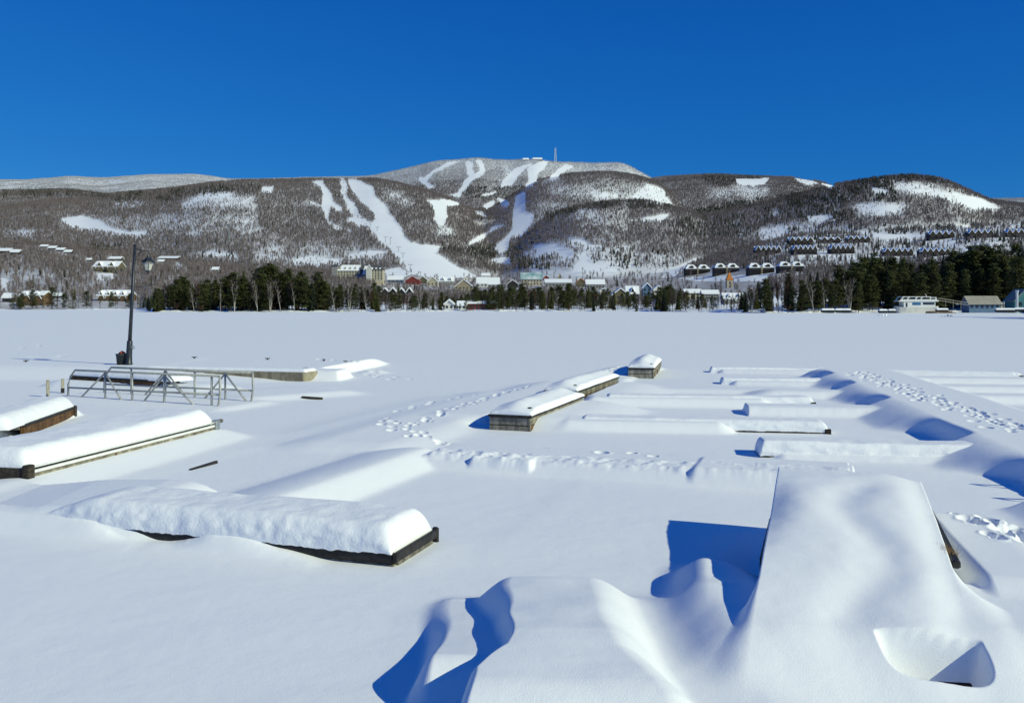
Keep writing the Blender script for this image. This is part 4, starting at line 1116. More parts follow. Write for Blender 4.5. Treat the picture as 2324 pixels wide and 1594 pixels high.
# ------------------------------------------------------------------ trees on the far shore (each a thing: trunk + crown)
M['needle_dark'] = mat('needle_dark', (0.092, 0.104, 0.038), .8, var=.55, scale=.6, spec=.15)
M['needle_olive'] = mat('needle_olive', (0.145, 0.140, 0.044), .8, var=.4, scale=.6, spec=.15)
M['needle_blue'] = mat('needle_blue', (0.034, 0.046, 0.032), .8, var=.4, scale=.6, spec=.15)
M['bark'] = mat('bark', (0.060, 0.046, 0.038), .9, var=.3, scale=1.5)
M['birch'] = mat('birch_bark', (0.28, 0.265, 0.24), .8, col2=(0.46, 0.44, 0.41), scale=1.2, stretch=(1, 1, 3))
M['twig'] = mat('twigs', (0.085, 0.060, 0.052), .9, var=.3, scale=.5)
M['twig_red'] = mat('twigs_red', (0.10, 0.055, 0.036), .9, var=.3, scale=.5)

def clump_quads(b, rn, c, rx, rz, n, size):
    for _ in range(n):
        u, v, w = rn.gauss(0, 1), rn.gauss(0, 1), rn.gauss(0, 1)
        l = math.sqrt(u * u + v * v + w * w) + 1e-6
        k = rn.random() ** .45
        p = Vector((c[0] + u / l * rx * k, c[1] + v / l * rx * k, c[2] + w / l * rz * k))
        a = rn.uniform(0, 6.28); t = rn.uniform(-.7, .5)
        d = Vector((math.cos(a), math.sin(a), t)).normalized() * size * rn.uniform(.6, 1.3)
        s = Vector((-math.sin(a), math.cos(a), rn.uniform(-.5, .5))).normalized() * size * rn.uniform(.25, .5)
        b.poly([tuple(p - s), tuple(p + s), tuple(p + d)])

def crown_pine(seed, h=1.0):
    rn = random.Random(seed); b = MB()
    z = .15
    while z < .99:
        sp = (1 - (z - .15) / .90) ** .62 * (.25 + .12 * rn.random())
        if z < .30: sp *= .7
        for k in range(rn.randint(5, 8)):
            a = rn.uniform(0, 6.28); r = sp * rn.uniform(.25, .95)
            clump_quads(b, rn, (math.cos(a) * r, math.sin(a) * r, z + rn.uniform(-.02, .03)), .088, .034, 26, .046)
        z += rn.uniform(.045, .07)
    clump_quads(b, rn, (0, 0, .96), .035, .05, 40, .03)
    return b
def crown_spruce(seed):
    rn = random.Random(seed); b = MB()
    n = 46
    for i in range(n):
        z = .05 + .94 * i / n
        R_ = .24 * (1 - z) ** .8 + .014
        for k in range(11):
            a = rn.uniform(0, 6.28); r = R_ * rn.uniform(.6, 1.12)
            p = Vector((0, 0, z)); q = Vector((math.cos(a) * r, math.sin(a) * r, z - r * rn.uniform(.15, .5)))
            s = Vector((-math.sin(a), math.cos(a), 0)) * (.014 + r * .16)
            m = p.lerp(q, .45)
            b.poly([tuple(p), tuple(m - s), tuple(q), tuple(m + s)])
            b.poly([tuple(m), tuple(m - s * .4 + Vector((0, 0, -.02))), tuple(q + Vector((0, 0, -.02)))])
    return b
def crown_cedar(seed):
    rn = random.Random(seed); b = MB()
    for i in range(60):
        z = .04 + .93 * rn.random()
        R_ = .27 * (1 - z) ** .55 * (1 if z > .15 else .75)
        a = rn.uniform(0, 6.28); r = R_ * rn.uniform(.35, 1.0)
        clump_quads(b, rn, (math.cos(a) * r, math.sin(a) * r, z), .05, .07, 22, .036)
    return b
def bare_tree(seed, stems, lean, birchy):
    rn = random.Random(seed); t = MB(); c = MB()
    for s in range(stems):
        a = rn.uniform(0, 6.28) if stems > 1 else rn.uniform(0, 6.28)
        ln = lean * rn.uniform(.5, 1.2)
        pts = [(0, 0, -.04)]
        H_ = rn.uniform(.78, .98)
        for k in range(1, 7):
            q = k / 6
            pts.append((math.cos(a) * ln * q ** 1.3 + rn.uniform(-.012, .012), math.sin(a) * ln * q ** 1.3 + rn.uniform(-.012, .012), H_ * q))
        r0 = (.010 if stems == 1 else .0085) if birchy else (.0125 if stems == 1 else .010)
        t.tube(pts, [r0 * (1 - .82 * k / 6) for k in range(7)], 6, False)
        for k in range(22):
            q = rn.uniform(.35, .97); i = min(5, int(q * 6)); f = q * 6 - i
            p = Vector(pts[i]).lerp(Vector(pts[i + 1]), f)
            a2 = rn.uniform(0, 6.28); L = rn.uniform(.08, .20) * (1.25 - q * .6)
            e = p + Vector((math.cos(a2) * L * .62, math.sin(a2) * L * .62, L * .8))
            (t if birchy and k % 3 == 0 else c).tube([tuple(p), tuple(p.lerp(e, .5) + Vector((0, 0, -.01))), tuple(e)], [.0052, .0036, .0016], 3, False)
            for j in range(9):
                m = p.lerp(e, rn.uniform(.25, 1)); a3 = rn.uniform(0, 6.28); l3 = rn.uniform(.03, .085)
                e3 = m + Vector((math.cos(a3) * l3, math.sin(a3) * l3, l3 * rn.uniform(.3, 1.3)))
                w = Vector((-math.sin(a3), math.cos(a3), 0)) * (.0026 if birchy else .0042)
                c.poly([tuple(m - w), tuple(m + w), tuple(e3)])
    return t, c
def trunk_mesh(h1, r):
    b = MB(); b.tube([(0, 0, -.04), (0, 0, .3), (0, 0, h1)], [r, r * .8, r * .2], 6, False); return b

KINDS = {}
def add_kind(nm, trunk, crown): KINDS[nm] = (trunk, crown)
for k in range(4): add_kind('pine%d' % k, trunk_mesh(.95, .014).mesh('trunk', M['bark'], True), crown_pine(k + 3).mesh('crown', M['needle_dark']))
for k in range(3): add_kind('spruce%d' % k, trunk_mesh(.95, .012).mesh('trunk', M['bark'], True), crown_spruce(k + 3).mesh('crown', M['needle_blue'] if k == 0 else M['needle_dark']))
for k in range(3): add_kind('cedar%d' % k, trunk_mesh(.8, .014).mesh('trunk', M['bark'], True), crown_cedar(k + 3).mesh('crown', M['needle_olive']))
for k in range(4):
    t, c = bare_tree(k + 20, (1, 2, 3, 2)[k], .16, True); add_kind('birch%d' % k, t.mesh('trunk', M['birch'], True), c.mesh('crown', M['twig']))
for k in range(4):
    t, c = bare_tree(k + 40, (1, 2, 1, 3)[k], .12, False); add_kind('bare%d' % k, t.mesh('trunk', M['bark'], True), c.mesh('crown', M['twig_red' if k == 3 else 'twig']))
for k in range(2):
    t, c = bare_tree(k + 60, 5, .42, False); add_kind('shrub%d' % k, t.mesh('trunk', M['bark'], True), c.mesh('crown', M['twig_red']))

def tree(kind, x, Y, h, label, group, cat='tree', wide=1.0, rn=random):
    tk, cr = KINDS[kind]
    z = float(tz_at(x, Y)[0])
    nm = {'pine': 'pine_tree', 'spruc': 'spruce_tree', 'cedar': 'cedar_tree', 'birch': 'birch_tree', 'bare': 'bare_tree', 'shrub': 'bare_shrub'}[kind[:-1] if kind[:-1] in ('pine', 'cedar', 'birch', 'bare', 'shrub') else 'spruc']
    o = thing(nm, label, cat, ((x - CX) / FPX * Y, Y, z - .2), rn.uniform(0, 6.28), group, None, (h * wide, h * wide, h))
    o2 = link('trunk', tk, o); o3 = link('crown', cr, o)
    return o

rt = random.Random(99)
def sh_at(x): return float(np.interp(x, [p[0] for p in SHORE], [p[1] for p in SHORE]))
WORDS = {'pine': 'dark green pine', 'spruce': 'pointed dark spruce', 'cedar': 'olive green cedar', 'bare': 'bare brown tree', 'birch': 'white-stemmed birch', 'shrub': 'bare reddish shrub'}
def grove(name, x0, x1, n, prof, kinds, dY, where, front=True):
    """prof: list of (column, row of the tree tops)"""
    for i in range(n):
        x = x0 + (x1 - x0) * (i + rt.uniform(-.4, 1.4)) / n
        back = rt.random() ** .8
        Y = sh_at(x) + 6 + dY * back
        k = rt.choices([q[0] for q in kinds], [q[1] for q in kinds])[0]
        ytop = float(np.interp(x, [p[0] for p in prof], [p[1] for p in prof]))
        zb = float(tz_at(x, Y)[0])
        h = (CAMZ + (HY - ytop) / FPX * Y - zb) * rt.uniform(.70, 1.06) * (1.0 if back > .35 else .84)
        if k == 'cedar': h *= .62
        if k == 'shrub': h = rt.uniform(2.0, 4.5)
        h = max(h, 2.0)
        nvar = sum(1 for q in KINDS if q[:-1] == k)
        f = (x - x0) / (x1 - x0)
        seg = ['left end', 'left half', 'middle', 'right half', 'right end'][min(4, max(0, int(f * 5)))]
        size = 'tall ' if h > 17 else ('low ' if h < 10 else '')
        row = 'front-row ' if back < .33 else ('rearmost ' if back > .75 else '')
        tree(k + str(rt.randrange(nvar)), x, Y, h, size + row + WORDS[k] + ' ' + where + ', ' + seg, name + ', ' + WORDS[k] + 's', 'shrub' if k == 'shrub' else 'tree', rt.uniform(.68, 1.05) * (1.2 if k == 'pine' and x < 1740 else 1), rt)

# the dark peninsula wood left of the hotel
PEN = [(340, 660), (365, 640), (410, 628), (450, 620), (480, 640), (500, 632), (520, 622), (560, 612), (600, 600), (620, 598), (650, 612), (700, 618), (760, 628), (800, 640), (850, 645), (900, 650)]
grove('wood on the left peninsula', 348, 740, 150, PEN, (('pine', 5), ('spruce', 2.5), ('cedar', 2.2), ('bare', 3)), 42, 'in lakeside wood left of hotel')
grove('wood below the hotel', 720, 910, 40, [(720, 622), (760, 630), (800, 645), (860, 640), (900, 650)], (('pine', 3), ('spruce', 1), ('cedar', 2), ('bare', 4)), 40, 'in lakeside wood below hotel')
grove('wood below the village', 905, 1180, 70, [(900, 655), (960, 662), (1000, 668), (1040, 672), (1090, 655), (1120, 652), (1180, 650)], (('pine', 4), ('spruce', 1.5), ('cedar', 3), ('bare', 5)), 45, 'on shore below village')
grove('wood right of the village', 1180, 1500, 84, [(1180, 652), (1230, 650), (1300, 650), (1360, 660), (1400, 665), (1450, 668), (1480, 660), (1520, 650)], (('pine', 5), ('spruce', 2), ('cedar', 1.5), ('bare', 6)), 55, 'on shore right of village')
grove('wood by the red house', 1490, 1720, 58, [(1490, 640), (1530, 642), (1600, 660), (1660, 665), (1700, 650), (1730, 640)], (('pine', 2), ('spruce', 2), ('cedar', 1), ('bare', 6)), 50, 'on shore right of red-roofed house')
grove('wood on the right point', 1715, 1960, 60, [(1710, 640), (1760, 622), (1800, 612), (1850, 618), (1900, 605), (1940, 600), (1980, 592)], (('pine', 4), ('spruce', 2), ('bare', 5), ('shrub', 1)), 40, 'in the wood on the right point')
grove('tall pines behind the boat', 1940, 2330, 92, [(1940, 588), (1985, 582), (2030, 590), (2080, 600), (2120, 585), (2160, 572), (2200, 562), (2250, 545), (2290, 552), (2340, 560)], (('pine', 8), ('spruce', 2), ('bare', 1)), 60, 'in stand behind white boat')
grove('second row below the village', 880, 1200, 52, [(880, 648), (960, 650), (1030, 664), (1090, 648), (1200, 645)], (('pine', 2), ('spruce', 1), ('bare', 7)), 170, 'in the second row below village')
grove('second row right of the village', 1180, 1520, 64, [(1180, 644), (1300, 640), (1360, 645), (1400, 662), (1450, 662), (1520, 645)], (('pine', 5), ('spruce', 1), ('bare', 6)), 170, 'in the second row right of village')
grove('second row by the long white building', 1500, 1740, 40, [(1500, 645), (1600, 668), (1700, 655), (1740, 640)], (('pine', 2), ('spruce', 1), ('bare', 7)), 120, 'in the second row by long building')
for nm_, xa, xb, n_, wh in (('brush along the peninsula', 350, 900, 26, 'along the edge of peninsula'), ('brush along the middle shore', 900, 1700, 40, 'along middle of far shore'), ('brush on the right point', 1700, 2030, 18, 'along edge of right point')):
    grove(nm_, xa, xb, n_, [(0, 690), (2400, 690)], (('shrub', 1),), 3, wh)
grove('shore left', -10, 340, 34, [(0, 660), (60, 655), (170, 650), (200, 660), (340, 665)], (('pine', 3), ('cedar', 2), ('bare', 4), ('spruce', 1)), 30, 'on the far left shore')
grove('pines beyond the right border', 2400, 2600, 12, [(2340, 580), (2600, 560)], (('pine', 6), ('spruce', 2)), 18, 'beyond the right border')
grove('spruces at the tip of the peninsula', 322, 362, 12, [(320, 672), (345, 655), (362, 642)], (('spruce', 3), ('cedar', 1), ('pine', 1)), 120, 'at tip of dark wood')
# single birches and a lone fir that stand out
for k, (x, yt, kind, lab) in enumerate((
    (440, 655, 1, 'leaning white birch at the left end of the dark wood'), (500, 648, 0, 'straight white birch in front of dark pines, left part'), (532, 628, 3, 'forked white birch rising through the dark wood'),
    (584, 640, 1, 'thin double birch right of the forked one'), (613, 632, 2, 'spreading white birch before a snowy gap'), (636, 642, 3, 'forked white birch second right of the snowy gap'),
    (669, 645, 0, 'lone straight birch left of the cedars'), (760, 642, 0, 'slim birch above the snowy bank, left one'), (792, 640, 2, 'leaning birch pair above the snowy bank'),
    (832, 652, 1, 'pale birch right of the snowy bank'), (951, 650, 3, 'forked birch on the shore below the red building'), (975, 662, 1, 'small leaning birch right of the forked one'),
    (1706, 645, 2, 'pale birch left of the right point'), (1845, 632, 3, 'large forked white birch on the right point'), (1928, 628, 2, 'broad white birch left of the boat'), (1870, 640, 0, 'thin birch between the two large ones'))):
    Y = sh_at(x) + 4
    z = float(tz_at(x, Y)[0])
    h = (CAMZ + (HY - yt) / FPX * Y - z) * 1.12
    tree('birch%d' % kind, x, Y, h, lab, None, 'tree', .9 if kind == 0 else 1.1, rt)
# big isolated pines on the village slope
for (x, yt, Yx, kind, lab) in ((1100, 655, 560, 'pine1', 'broad dark pine in front of the white roofs'), (1345, 650, 600, 'pine2', 'broad dark pine left of the gabled yellow house'), (1370, 655, 590, 'pine0', 'second dark pine left of the gabled yellow house'), (1520, 645, 560, 'pine3', 'dark pine right of the narrow tall house'), (165, 655, 565, 'cedar1', 'dark rounded cedar on the left shore'), (30, 665, 562, 'cedar0', 'olive cedar in front of the brown lodge')):
    z = float(tz_at(x, Yx)[0]); h = CAMZ + (HY - yt) / FPX * Yx - z
    tree(kind, x, Yx, max(h, 5), lab, None, 'tree', 1.25, rt)
# ------------------------------------------------------------------ buildings
def wallmat(nm, c): M[nm] = mat('wall_' + nm, c, .8, var=.10, scale=.4)
wallmat('w_dark', (0.030, 0.024, 0.024)); wallmat('w_brown', (0.13, 0.082, 0.045)); wallmat('w_cream', (0.44, 0.40, 0.30)); wallmat('w_white', (0.62, 0.61, 0.57))
wallmat('w_yellow', (0.33, 0.28, 0.19)); wallmat('w_red', (0.20, 0.04, 0.035)); wallmat('w_blue', (0.10, 0.17, 0.27)); wallmat('w_grey', (0.26, 0.26, 0.26)); wallmat('w_olive', (0.13, 0.115, 0.07)); wallmat('w_teal', (0.06, 0.20, 0.22))
M['r_snow'] = M['far_snow']
M['r_teal'] = mat('roof_teal', (0.14, 0.30, 0.31), .6, col2=(0.74, 0.77, 0.79), scale=.10)
M['r_red'] = mat('roof_red', (0.30, 0.045, 0.035), .6, col2=(0.78, 0.78, 0.80), scale=.16)
M['r_orange'] = mat('roof_orange', (0.50, 0.17, 0.03), .6, var=.15, scale=.3)
M['r_dark'] = mat('roof_dark', (0.055, 0.055, 0.065), .7, col2=(0.10, 0.10, 0.11), scale=.2)
M['r_tan'] = mat('roof_tan', (0.32, 0.30, 0.25), .7, var=.12, scale=.3)
M['pane'] = mat('window_pane', (0.035, 0.045, 0.06), .15, spec=.6, var=.2, scale=.3)
M['blue_pane'] = mat('blue_pane', (0.05, 0.17, 0.34), .15, spec=.6, var=.2, scale=.3)
WIN = MB().box(-.5, .5, -.06, .06, -.5, .5).mesh('window', M['pane'])
def add_windows(o, xs, zs, y, w, h, face='front', mesh=None):
    for x in xs:
        for z in zs:
            if face == 'front': link('window', mesh or WIN, o, (x, y, z), None, (w, 1, h))
            else: link('window', mesh or WIN, o, (y, x, z), (0, 0, math.pi / 2), (w, 1, h))
def gable_walls(w, d, h, hr, axis):
    b = MB().box(-w / 2, w / 2, 0, d, -6, h)
    if axis == 'y':   # ridge runs away from viewer: gable faces front
        for y in (0.0, d): b.poly([(-w / 2, y, h), (w / 2, y, h), (0, y, h + hr)])
    else:
        for x in (-w / 2, w / 2): b.poly([(x, 0, h), (x, d, h), (x, d / 2, h + hr)])
    return b
def roof_slabs(w, d, h, hr, axis, th=.55, ov=.6, lift=.02):
    b = MB()
    if axis == 'y':
        s = hr / (w / 2)
        for sg in (-1, 1):
            x1 = sg * (w / 2 + ov); z1 = h - ov * s + lift
            P = [(0, -ov, h + hr + lift), (x1, -ov, z1), (x1, -ov, z1 + th), (0, -ov, h + hr + lift + th)]
            Q = [(p[0], d + ov, p[2]) for p in P]
            prism(b, P, Q)
    else:
        s = hr / (d / 2)
        for sg, ye in ((-1, -ov), (1, d + ov)):
            z1 = h - ov * s + lift
            P = [(-w / 2 - ov, d / 2, h + hr + lift), (-w / 2 - ov, ye, z1), (-w / 2 - ov, ye, z1 + th), (-w / 2 - ov, d / 2, h + hr + lift + th)]
            Q = [(w / 2 + ov, p[1], p[2]) for p in P]
            prism(b, P, Q)
    return b
def prism(b, P, Q):
    n = len(b.v); k = len(P)
    b.v += P + Q
    b.f.append(tuple(n + i for i in range(k))); b.f.append(tuple(n + k + i for i in reversed(range(k))))
    for i in range(k):
        j = (i + 1) % k
        b.f.append((n + i, n + k + i, n + k + j, n + j))
def hip_roof(b, w, d, h, hr, ov=.8, inset=None):
    i = inset if inset is not None else d / 2
    a = [(-w / 2 - ov, -ov, h), (w / 2 + ov, -ov, h), (w / 2 + ov, d + ov, h), (-w / 2 - ov, d + ov, h)]
    r0, r1 = (-w / 2 + i, d / 2, h + hr), (w / 2 - i, d / 2, h + hr)
    n = len(b.v); b.v += a + [r0, r1] + [(p[0], p[1], h - .5) for p in a]
    b.f += [(n, n + 1, n + 5, n + 4), (n + 1, n + 2, n + 5), (n + 2, n + 3, n + 4, n + 5), (n + 3, n, n + 4)]
    b.f += [(n + 6, n + 7, n + 1, n), (n + 7, n + 8, n + 2, n + 1), (n + 8, n + 9, n + 3, n + 2), (n + 9, n + 6, n, n + 3)]
    return b

def place(x, ybase, ymin=450):
    Y = hit(x, ybase, ymin)
    return ((x - CX) / FPX * Y, Y, CAMZ + (HY - ybase) / FPX * Y), Y

def house(nm, label, x0, x1, yt, yb, wall, roof='r_snow', axis='x', hr=.42, deep=.8, cat='house', group=None, win=(3, 1), chim=False, rz=0.0, Yf=None, gab=0, th=.8, ymin=450):
    xc = (x0 + x1) / 2
    if Yf: p = at(xc, yb, Yf); Y = Yf
    else: p, Y = place(xc, yb, ymin)
    BUILT.append((x0, x1, yt, yb, Y))
    k = Y / FPX
    w = (x1 - x0) * k * .92; H = (yb - yt) * k
    h = H * (1 - hr); rh = H * hr - th; d = max(4, w * deep if axis == 'x' else w * max(deep, .9))
    d = min(d, 22)
    o = thing(nm, label, cat, p, rz, group)
    gable_walls(w, d, h, rh, axis).build('wall', M[wall], o)
    r = roof_slabs(w, d, h, rh, axis, th).build('roof', M[roof], o)
    if chim: MB().box(w * .18, w * .18 + 1.2, d * .4, d * .4 + 1.2, h + rh * .3, h + rh + 1.6).build('chimney', M['w_grey'], r)
    for g in range(gab):
        gw = w / (gab + .6); gx = -w / 2 + w * (g + .5) / gab
        gg = thing_part('gable', o, (gx, -.25, h * .72))
        b = MB(); b.poly([(-gw * .42, 0, 0), (gw * .42, 0, 0), (0, 0, rh * .95 + h * .2)]); b.box(-gw * .42, gw * .42, .02, 1.5, -h * .3, 0); b.build('gable_face', M[wall], gg)
        roof_slabs(gw * .84, d * .5, 0, rh * .95 + h * .2, 'y', th * .8, .4).build('gable_roof', M[roof], gg)
    nx, nz = win
    if nx:
        xs = [-w / 2 + w * (i + .5) / nx for i in range(nx)]; zs = [h * (j + .5) / nz for j in range(nz)]
        add_windows(o, xs, zs, -.03, min(1.6, w / nx * .5), min(1.7, h / nz * .5))
    return o
def thing_part(nm, parent, loc):
    o = link(nm, None, parent, loc); o.empty_display_size = .2; return o

# --- left hillside
G = 'houses on the left slope'
house('chalet', 'large white-roofed chalet with cream gable, left slope behind the lamp', 209, 269, 591, 618, 'w_olive', axis='x', hr=.5, group=G, win=(6, 2), gab=2, chim=True)
house('chalet', 'small snow-roofed house just behind the cream-gabled chalet', 245, 274, 581, 593, 'w_dark', hr=.5, group=G)
house('cabin', 'tiny snow-roofed cabin left of the cream-gabled chalet', 196, 207, 585, 593, 'w_dark', hr=.5, group=G, win=(1, 1))
for k, (a, b_, t, q) in enumerate(((90, 108, 554, 563), (108, 127, 557, 567), (126, 145, 561, 571), (144, 162, 566, 576))):
    house('chalet', ['leftmost', 'second', 'third', 'rightmost'][k] + ' of the row of four snow-roofed houses on the left slope', a, b_, t, q, 'w_dark', hr=.55, group=G, win=(2, 1))
house('lodge', 'long snow-roofed lodge at the left border, left part', -6, 24, 562, 576, 'w_dark', hr=.5, group=G)
house('lodge', 'long snow-roofed lodge at the left border, right part', 22, 44, 565, 579, 'w_dark', hr=.5, group=G)
house('chalet', 'long flat snow-roofed house right of the lamp', 356, 403, 580, 590, 'w_dark', hr=.55, group=G)
house('chalet', 'small snow-roofed house below the long one right of the lamp', 358, 372, 588, 597, 'w_dark', hr=.55, group=G, win=(2, 1))
house('chalet', 'white-roofed house above the dark peninsula wood', 480, 496, 605, 616, 'w_grey', hr=.55, group=G, win=(2, 1))
house('lodge', 'tan timber lodge with snow roof on the left shore', 43, 100, 659, 694, 'w_brown', hr=.3, group=G, win=(5, 3), gab=2, chim=True)
house('lodge', 'brown lodge with zigzag snow gables left of the lamp', 218, 290, 657, 684, 'w_brown', hr=.5, group=G, win=(6, 2), gab=4)
house('chalet', 'small house half hidden on the left shore slope', 4, 30, 664, 686, 'w_dark', hr=.5, group=G, win=(2, 1))
house('chalet', 'small snow-roofed house on the shore slope left of the lamp', 118, 140, 664, 676, 'w_dark', hr=.55, group=G, win=(2, 1))
# --- hotel
p, Y = place(812, 640)
k = Y / FPX
BUILT.append((750, 872, 598, 644, Y))
ho = thing('hotel', 'large cream hotel with steep snowy mansard roofs at the foot of the wide piste', 'hotel', p)
def wing(x0, x1, yt, ye, yb, wm, rm, dpt, y0, tag_='wall'):
    X0, X1 = (x0 - 812) * k, (x1 - 812) * k; zt, ze, zb = (640 - yt) * k, (640 - ye) * k, (640 - yb) * k - 6
    MB().box(X0, X1, y0, y0 + dpt, zb, ze).build('wall', M[wm], ho)
    w = X1 - X0
    r = hip_roof(MB(), w, dpt, ze, zt - ze, .5, min(w, dpt) * .32).build('roof', M[rm], ho, False, ((X0 + X1) / 2, y0, 0))
    return X0, X1, ze, zb, r
a = wing(752, 764, 599, 603, 636, 'w_grey', 'r_dark', 9, 2)
X0, X1, ze, zb, r = wing(764, 822, 600, 613, 640, 'w_cream', 'r_snow', 14, 4)
add_windows(ho, [X0 + (X1 - X0) * (i + .5) / 9 for i in range(9)], [ze - 2.2, ze - 5.4, ze - 8.6], 3.97, 1.3, 1.9)
for i in range(5):
    xx = X0 + (X1 - X0) * (i + .5) / 5
    MB().box(xx - 1, xx + 1, 5.0, 7, ze + 1, ze + 3.4).poly([(xx - 1.2, 4.95, ze + 3.4), (xx + 1.2, 4.95, ze + 3.4), (xx, 4.95, ze + 4.8)]).build('dormer', M['w_cream'], ho)
X0, X1, ze, zb, r = wing(812, 846, 600, 620, 640, 'w_blue', 'r_dark', 12, 1)
X0, X1, ze, zb, r = wing(824, 850, 603, 622, 640, 'w_grey', 'r_snow', 6, -3)
X0, X1, ze, zb, r = wing(832, 871, 601, 612, 644, 'w_cream', 'r_dark', 16, -10)
add_windows(ho, [X0 + (X1 - X0) * (i + .5) / 6 for i in range(6)], [ze - 2, ze - 5, ze - 8, ze - 11], -10.03, 1.3, 1.9)
for i in range(4):
    xx = X0 + (X1 - X0) * (i + .7) / 4.4
    MB().box(xx - 1, xx + 1, -9.6, -8, ze + .6, ze + 2.4).build('dormer', M['r_snow'], ho)
xg = X0 + (X1 - X0) * .22
b = MB().box(xg - 3.4, xg + 3.4, -13, -10.1, zb, ze + .5); b.poly([(xg - 3.4, -13, ze + .5), (xg + 3.4, -13, ze + .5), (xg, -13, ze + 5.5)]); b.build('gable_tower', M['w_white'], ho)
roof_slabs(6.8, 3.0, ze + .5, 5.0, 'y', .5, .4).build('gable_roof', M['r_snow'], ho, False, (xg, -13, 0))
# --- village
G = 'village buildings below the pistes'
V = [('shop_house', 'blue-walled village house with broad white roof right of the hotel', 877, 916, 625, 642, 'w_blue', 'r_snow', 'x', .55, (4, 1), 0),
     ('shop_house', 'bright red village building with snow-patched red roof', 918, 953, 626, 646, 'w_red', 'r_red', 'y', .5, (4, 1), 0),
     ('shop_house', 'green-grey house right of the red building', 948, 970, 626, 643, 'w_olive', 'r_snow', 'y', .5, (2, 1), 0),
     ('shop_house', 'white-roofed house left of the piste foot', 968, 994, 627, 649, 'w_cream', 'r_snow', 'y', .55, (3, 1), 0),
     ('shop_house', 'grey house with twin white gables at the piste foot', 995, 1031, 627, 648, 'w_grey', 'r_snow', 'x', .5, (4, 1), 2),
     ('inn', 'yellow inn with large snowy gable below the piste foot', 1030, 1074, 633, 667, 'w_yellow', 'r_snow', 'y', .5, (5, 3), 0),
     ('shop_house', 'house with small red roof peak above the yellow inn', 1052, 1068, 625, 637, 'w_white', 'r_red', 'y', .55, (2, 1), 0),
     ('shop_house', 'pale long house with steep white roof right of the yellow inn', 1080, 1108, 628, 652, 'w_white', 'r_snow', 'x', .6, (3, 1), 0),
     ('shop_house', 'second pale house with steep white roof, farther right', 1106, 1134, 629, 654, 'w_grey', 'r_snow', 'x', .6, (3, 1), 0),
     ('hall', 'low white domed hall above the village roofs', 1092, 1112, 619, 631, 'w_white', 'r_snow', 'x', .5, (2, 1), 0),
     ('shop_house', 'dark-walled house with white roof left of the teal roof', 1150, 1176, 634, 652, 'w_dark', 'r_snow', 'y', .55, (2, 1), 0),
     ('inn', 'large cream building with teal roof', 1180, 1232, 618, 648, 'w_cream', 'r_teal', 'x', .5, (7, 2), 0),
     ('shop_house', 'small red house right of the teal roof', 1232, 1246, 623, 636, 'w_red', 'r_snow', 'y', .5, (1, 1), 0),
     ('tower_house', 'slim yellow tower house in the village', 1266, 1274, 618, 636, 'w_yellow', 'r_snow', 'y', .5, (1, 2), 0),
     ('row_house', 'long low white-roofed row in the village, left half', 1234, 1300, 632, 652, 'w_grey', 'r_snow', 'x', .45, (8, 1), 0),
     ('row_house', 'house with orange roof peak in the village row', 1306, 1330, 631, 652, 'w_olive', 'r_orange', 'y', .5, (2, 1), 0),
     ('row_house', 'long low white-roofed row in the village, right half', 1328, 1374, 633, 656, 'w_grey', 'r_snow', 'x', .5, (6, 1), 0),
     ('chalet', 'white-roofed house below the village row', 1360, 1382, 652, 668, 'w_white', 'r_snow', 'y', .5, (2, 1), 0),
     ('chalet', 'gabled olive house with curved white roofs near the shore', 1388, 1428, 652, 690, 'w_olive', 'r_snow', 'y', .45, (4, 2), 0),
     ('chalet', 'right wing house of the gabled olive one with white roof', 1420, 1450, 648, 684, 'w_dark', 'r_snow', 'x', .45, (3, 2), 1),
     ('tower_house', 'narrow pale blue tall house among the pines', 1458, 1478, 640, 690, 'w_blue', 'r_snow', 'y', .25, (2, 4), 0),
     ('tower_house', 'narrow tall white house behind the red-roofed one', 1482, 1504, 646, 684, 'w_white', 'r_snow', 'y', .3, (2, 3), 0),
     ('boathouse', 'small white boathouse with red roof by the shore', 1484, 1502, 676, 702, 'w_white', 'r_red', 'y', .5, (1, 1), 0),
     ('row_house', 'long white building right of the narrow houses', 1552, 1592, 655, 678, 'w_cream', 'r_snow', 'x', .4, (6, 2), 0),
     ('row_house', 'long pale building farther right among bare trees', 1592, 1632, 657, 678, 'w_grey', 'r_snow', 'x', .45, (6, 2), 0),
     ('chalet', 'white-roofed chalet below the orange tower', 1640, 1690, 664, 690, 'w_grey', 'r_snow', 'x', .5, (4, 1), 2)]
for (nm, lab, a, b_, t, q, wm, rm, ax, hr, wn_, gb) in V:
    house(nm, lab, a, b_, t, q, wm, rm, ax, hr, .6, 'building' if nm in ('inn', 'hall', 'row_house') else 'house', G, wn_, False, 0, None, gb)
for k_, (a, b_, t, q) in enumerate(((866, 880, 652, 664), (884, 898, 651, 664), (903, 918, 652, 666), (921, 936, 651, 667))):
    house('chalet', ['first', 'second', 'third', 'fourth'][k_] + ' from left of the small steep white-roofed chalets below the red building', a, b_, t, q, 'w_dark', 'r_snow', 'y', .75, .8, 'house', 'small steep-roofed chalets', (1, 1), Yf=620, th=.9)
house('lake_house', 'white lakeside house with dark openings, left of the low red building', 1008, 1030, 678, 702, 'w_white', 'r_snow', 'y', .5, .8, 'house', 'lakeside houses', (2, 1), Yf=446)
house('lake_house', 'low white house next to the long red lakeside building', 1038, 1058, 682, 702, 'w_white', 'r_snow', 'x', .5, .8, 'house', 'lakeside houses', (2, 1), Yf=446)
house('lake_house', 'long low red lakeside building with flat snow roof', 1060, 1128, 683, 703, 'w_red', 'r_snow', 'x', .28, .3, 'house', 'lakeside houses', (8, 1), Yf=450)
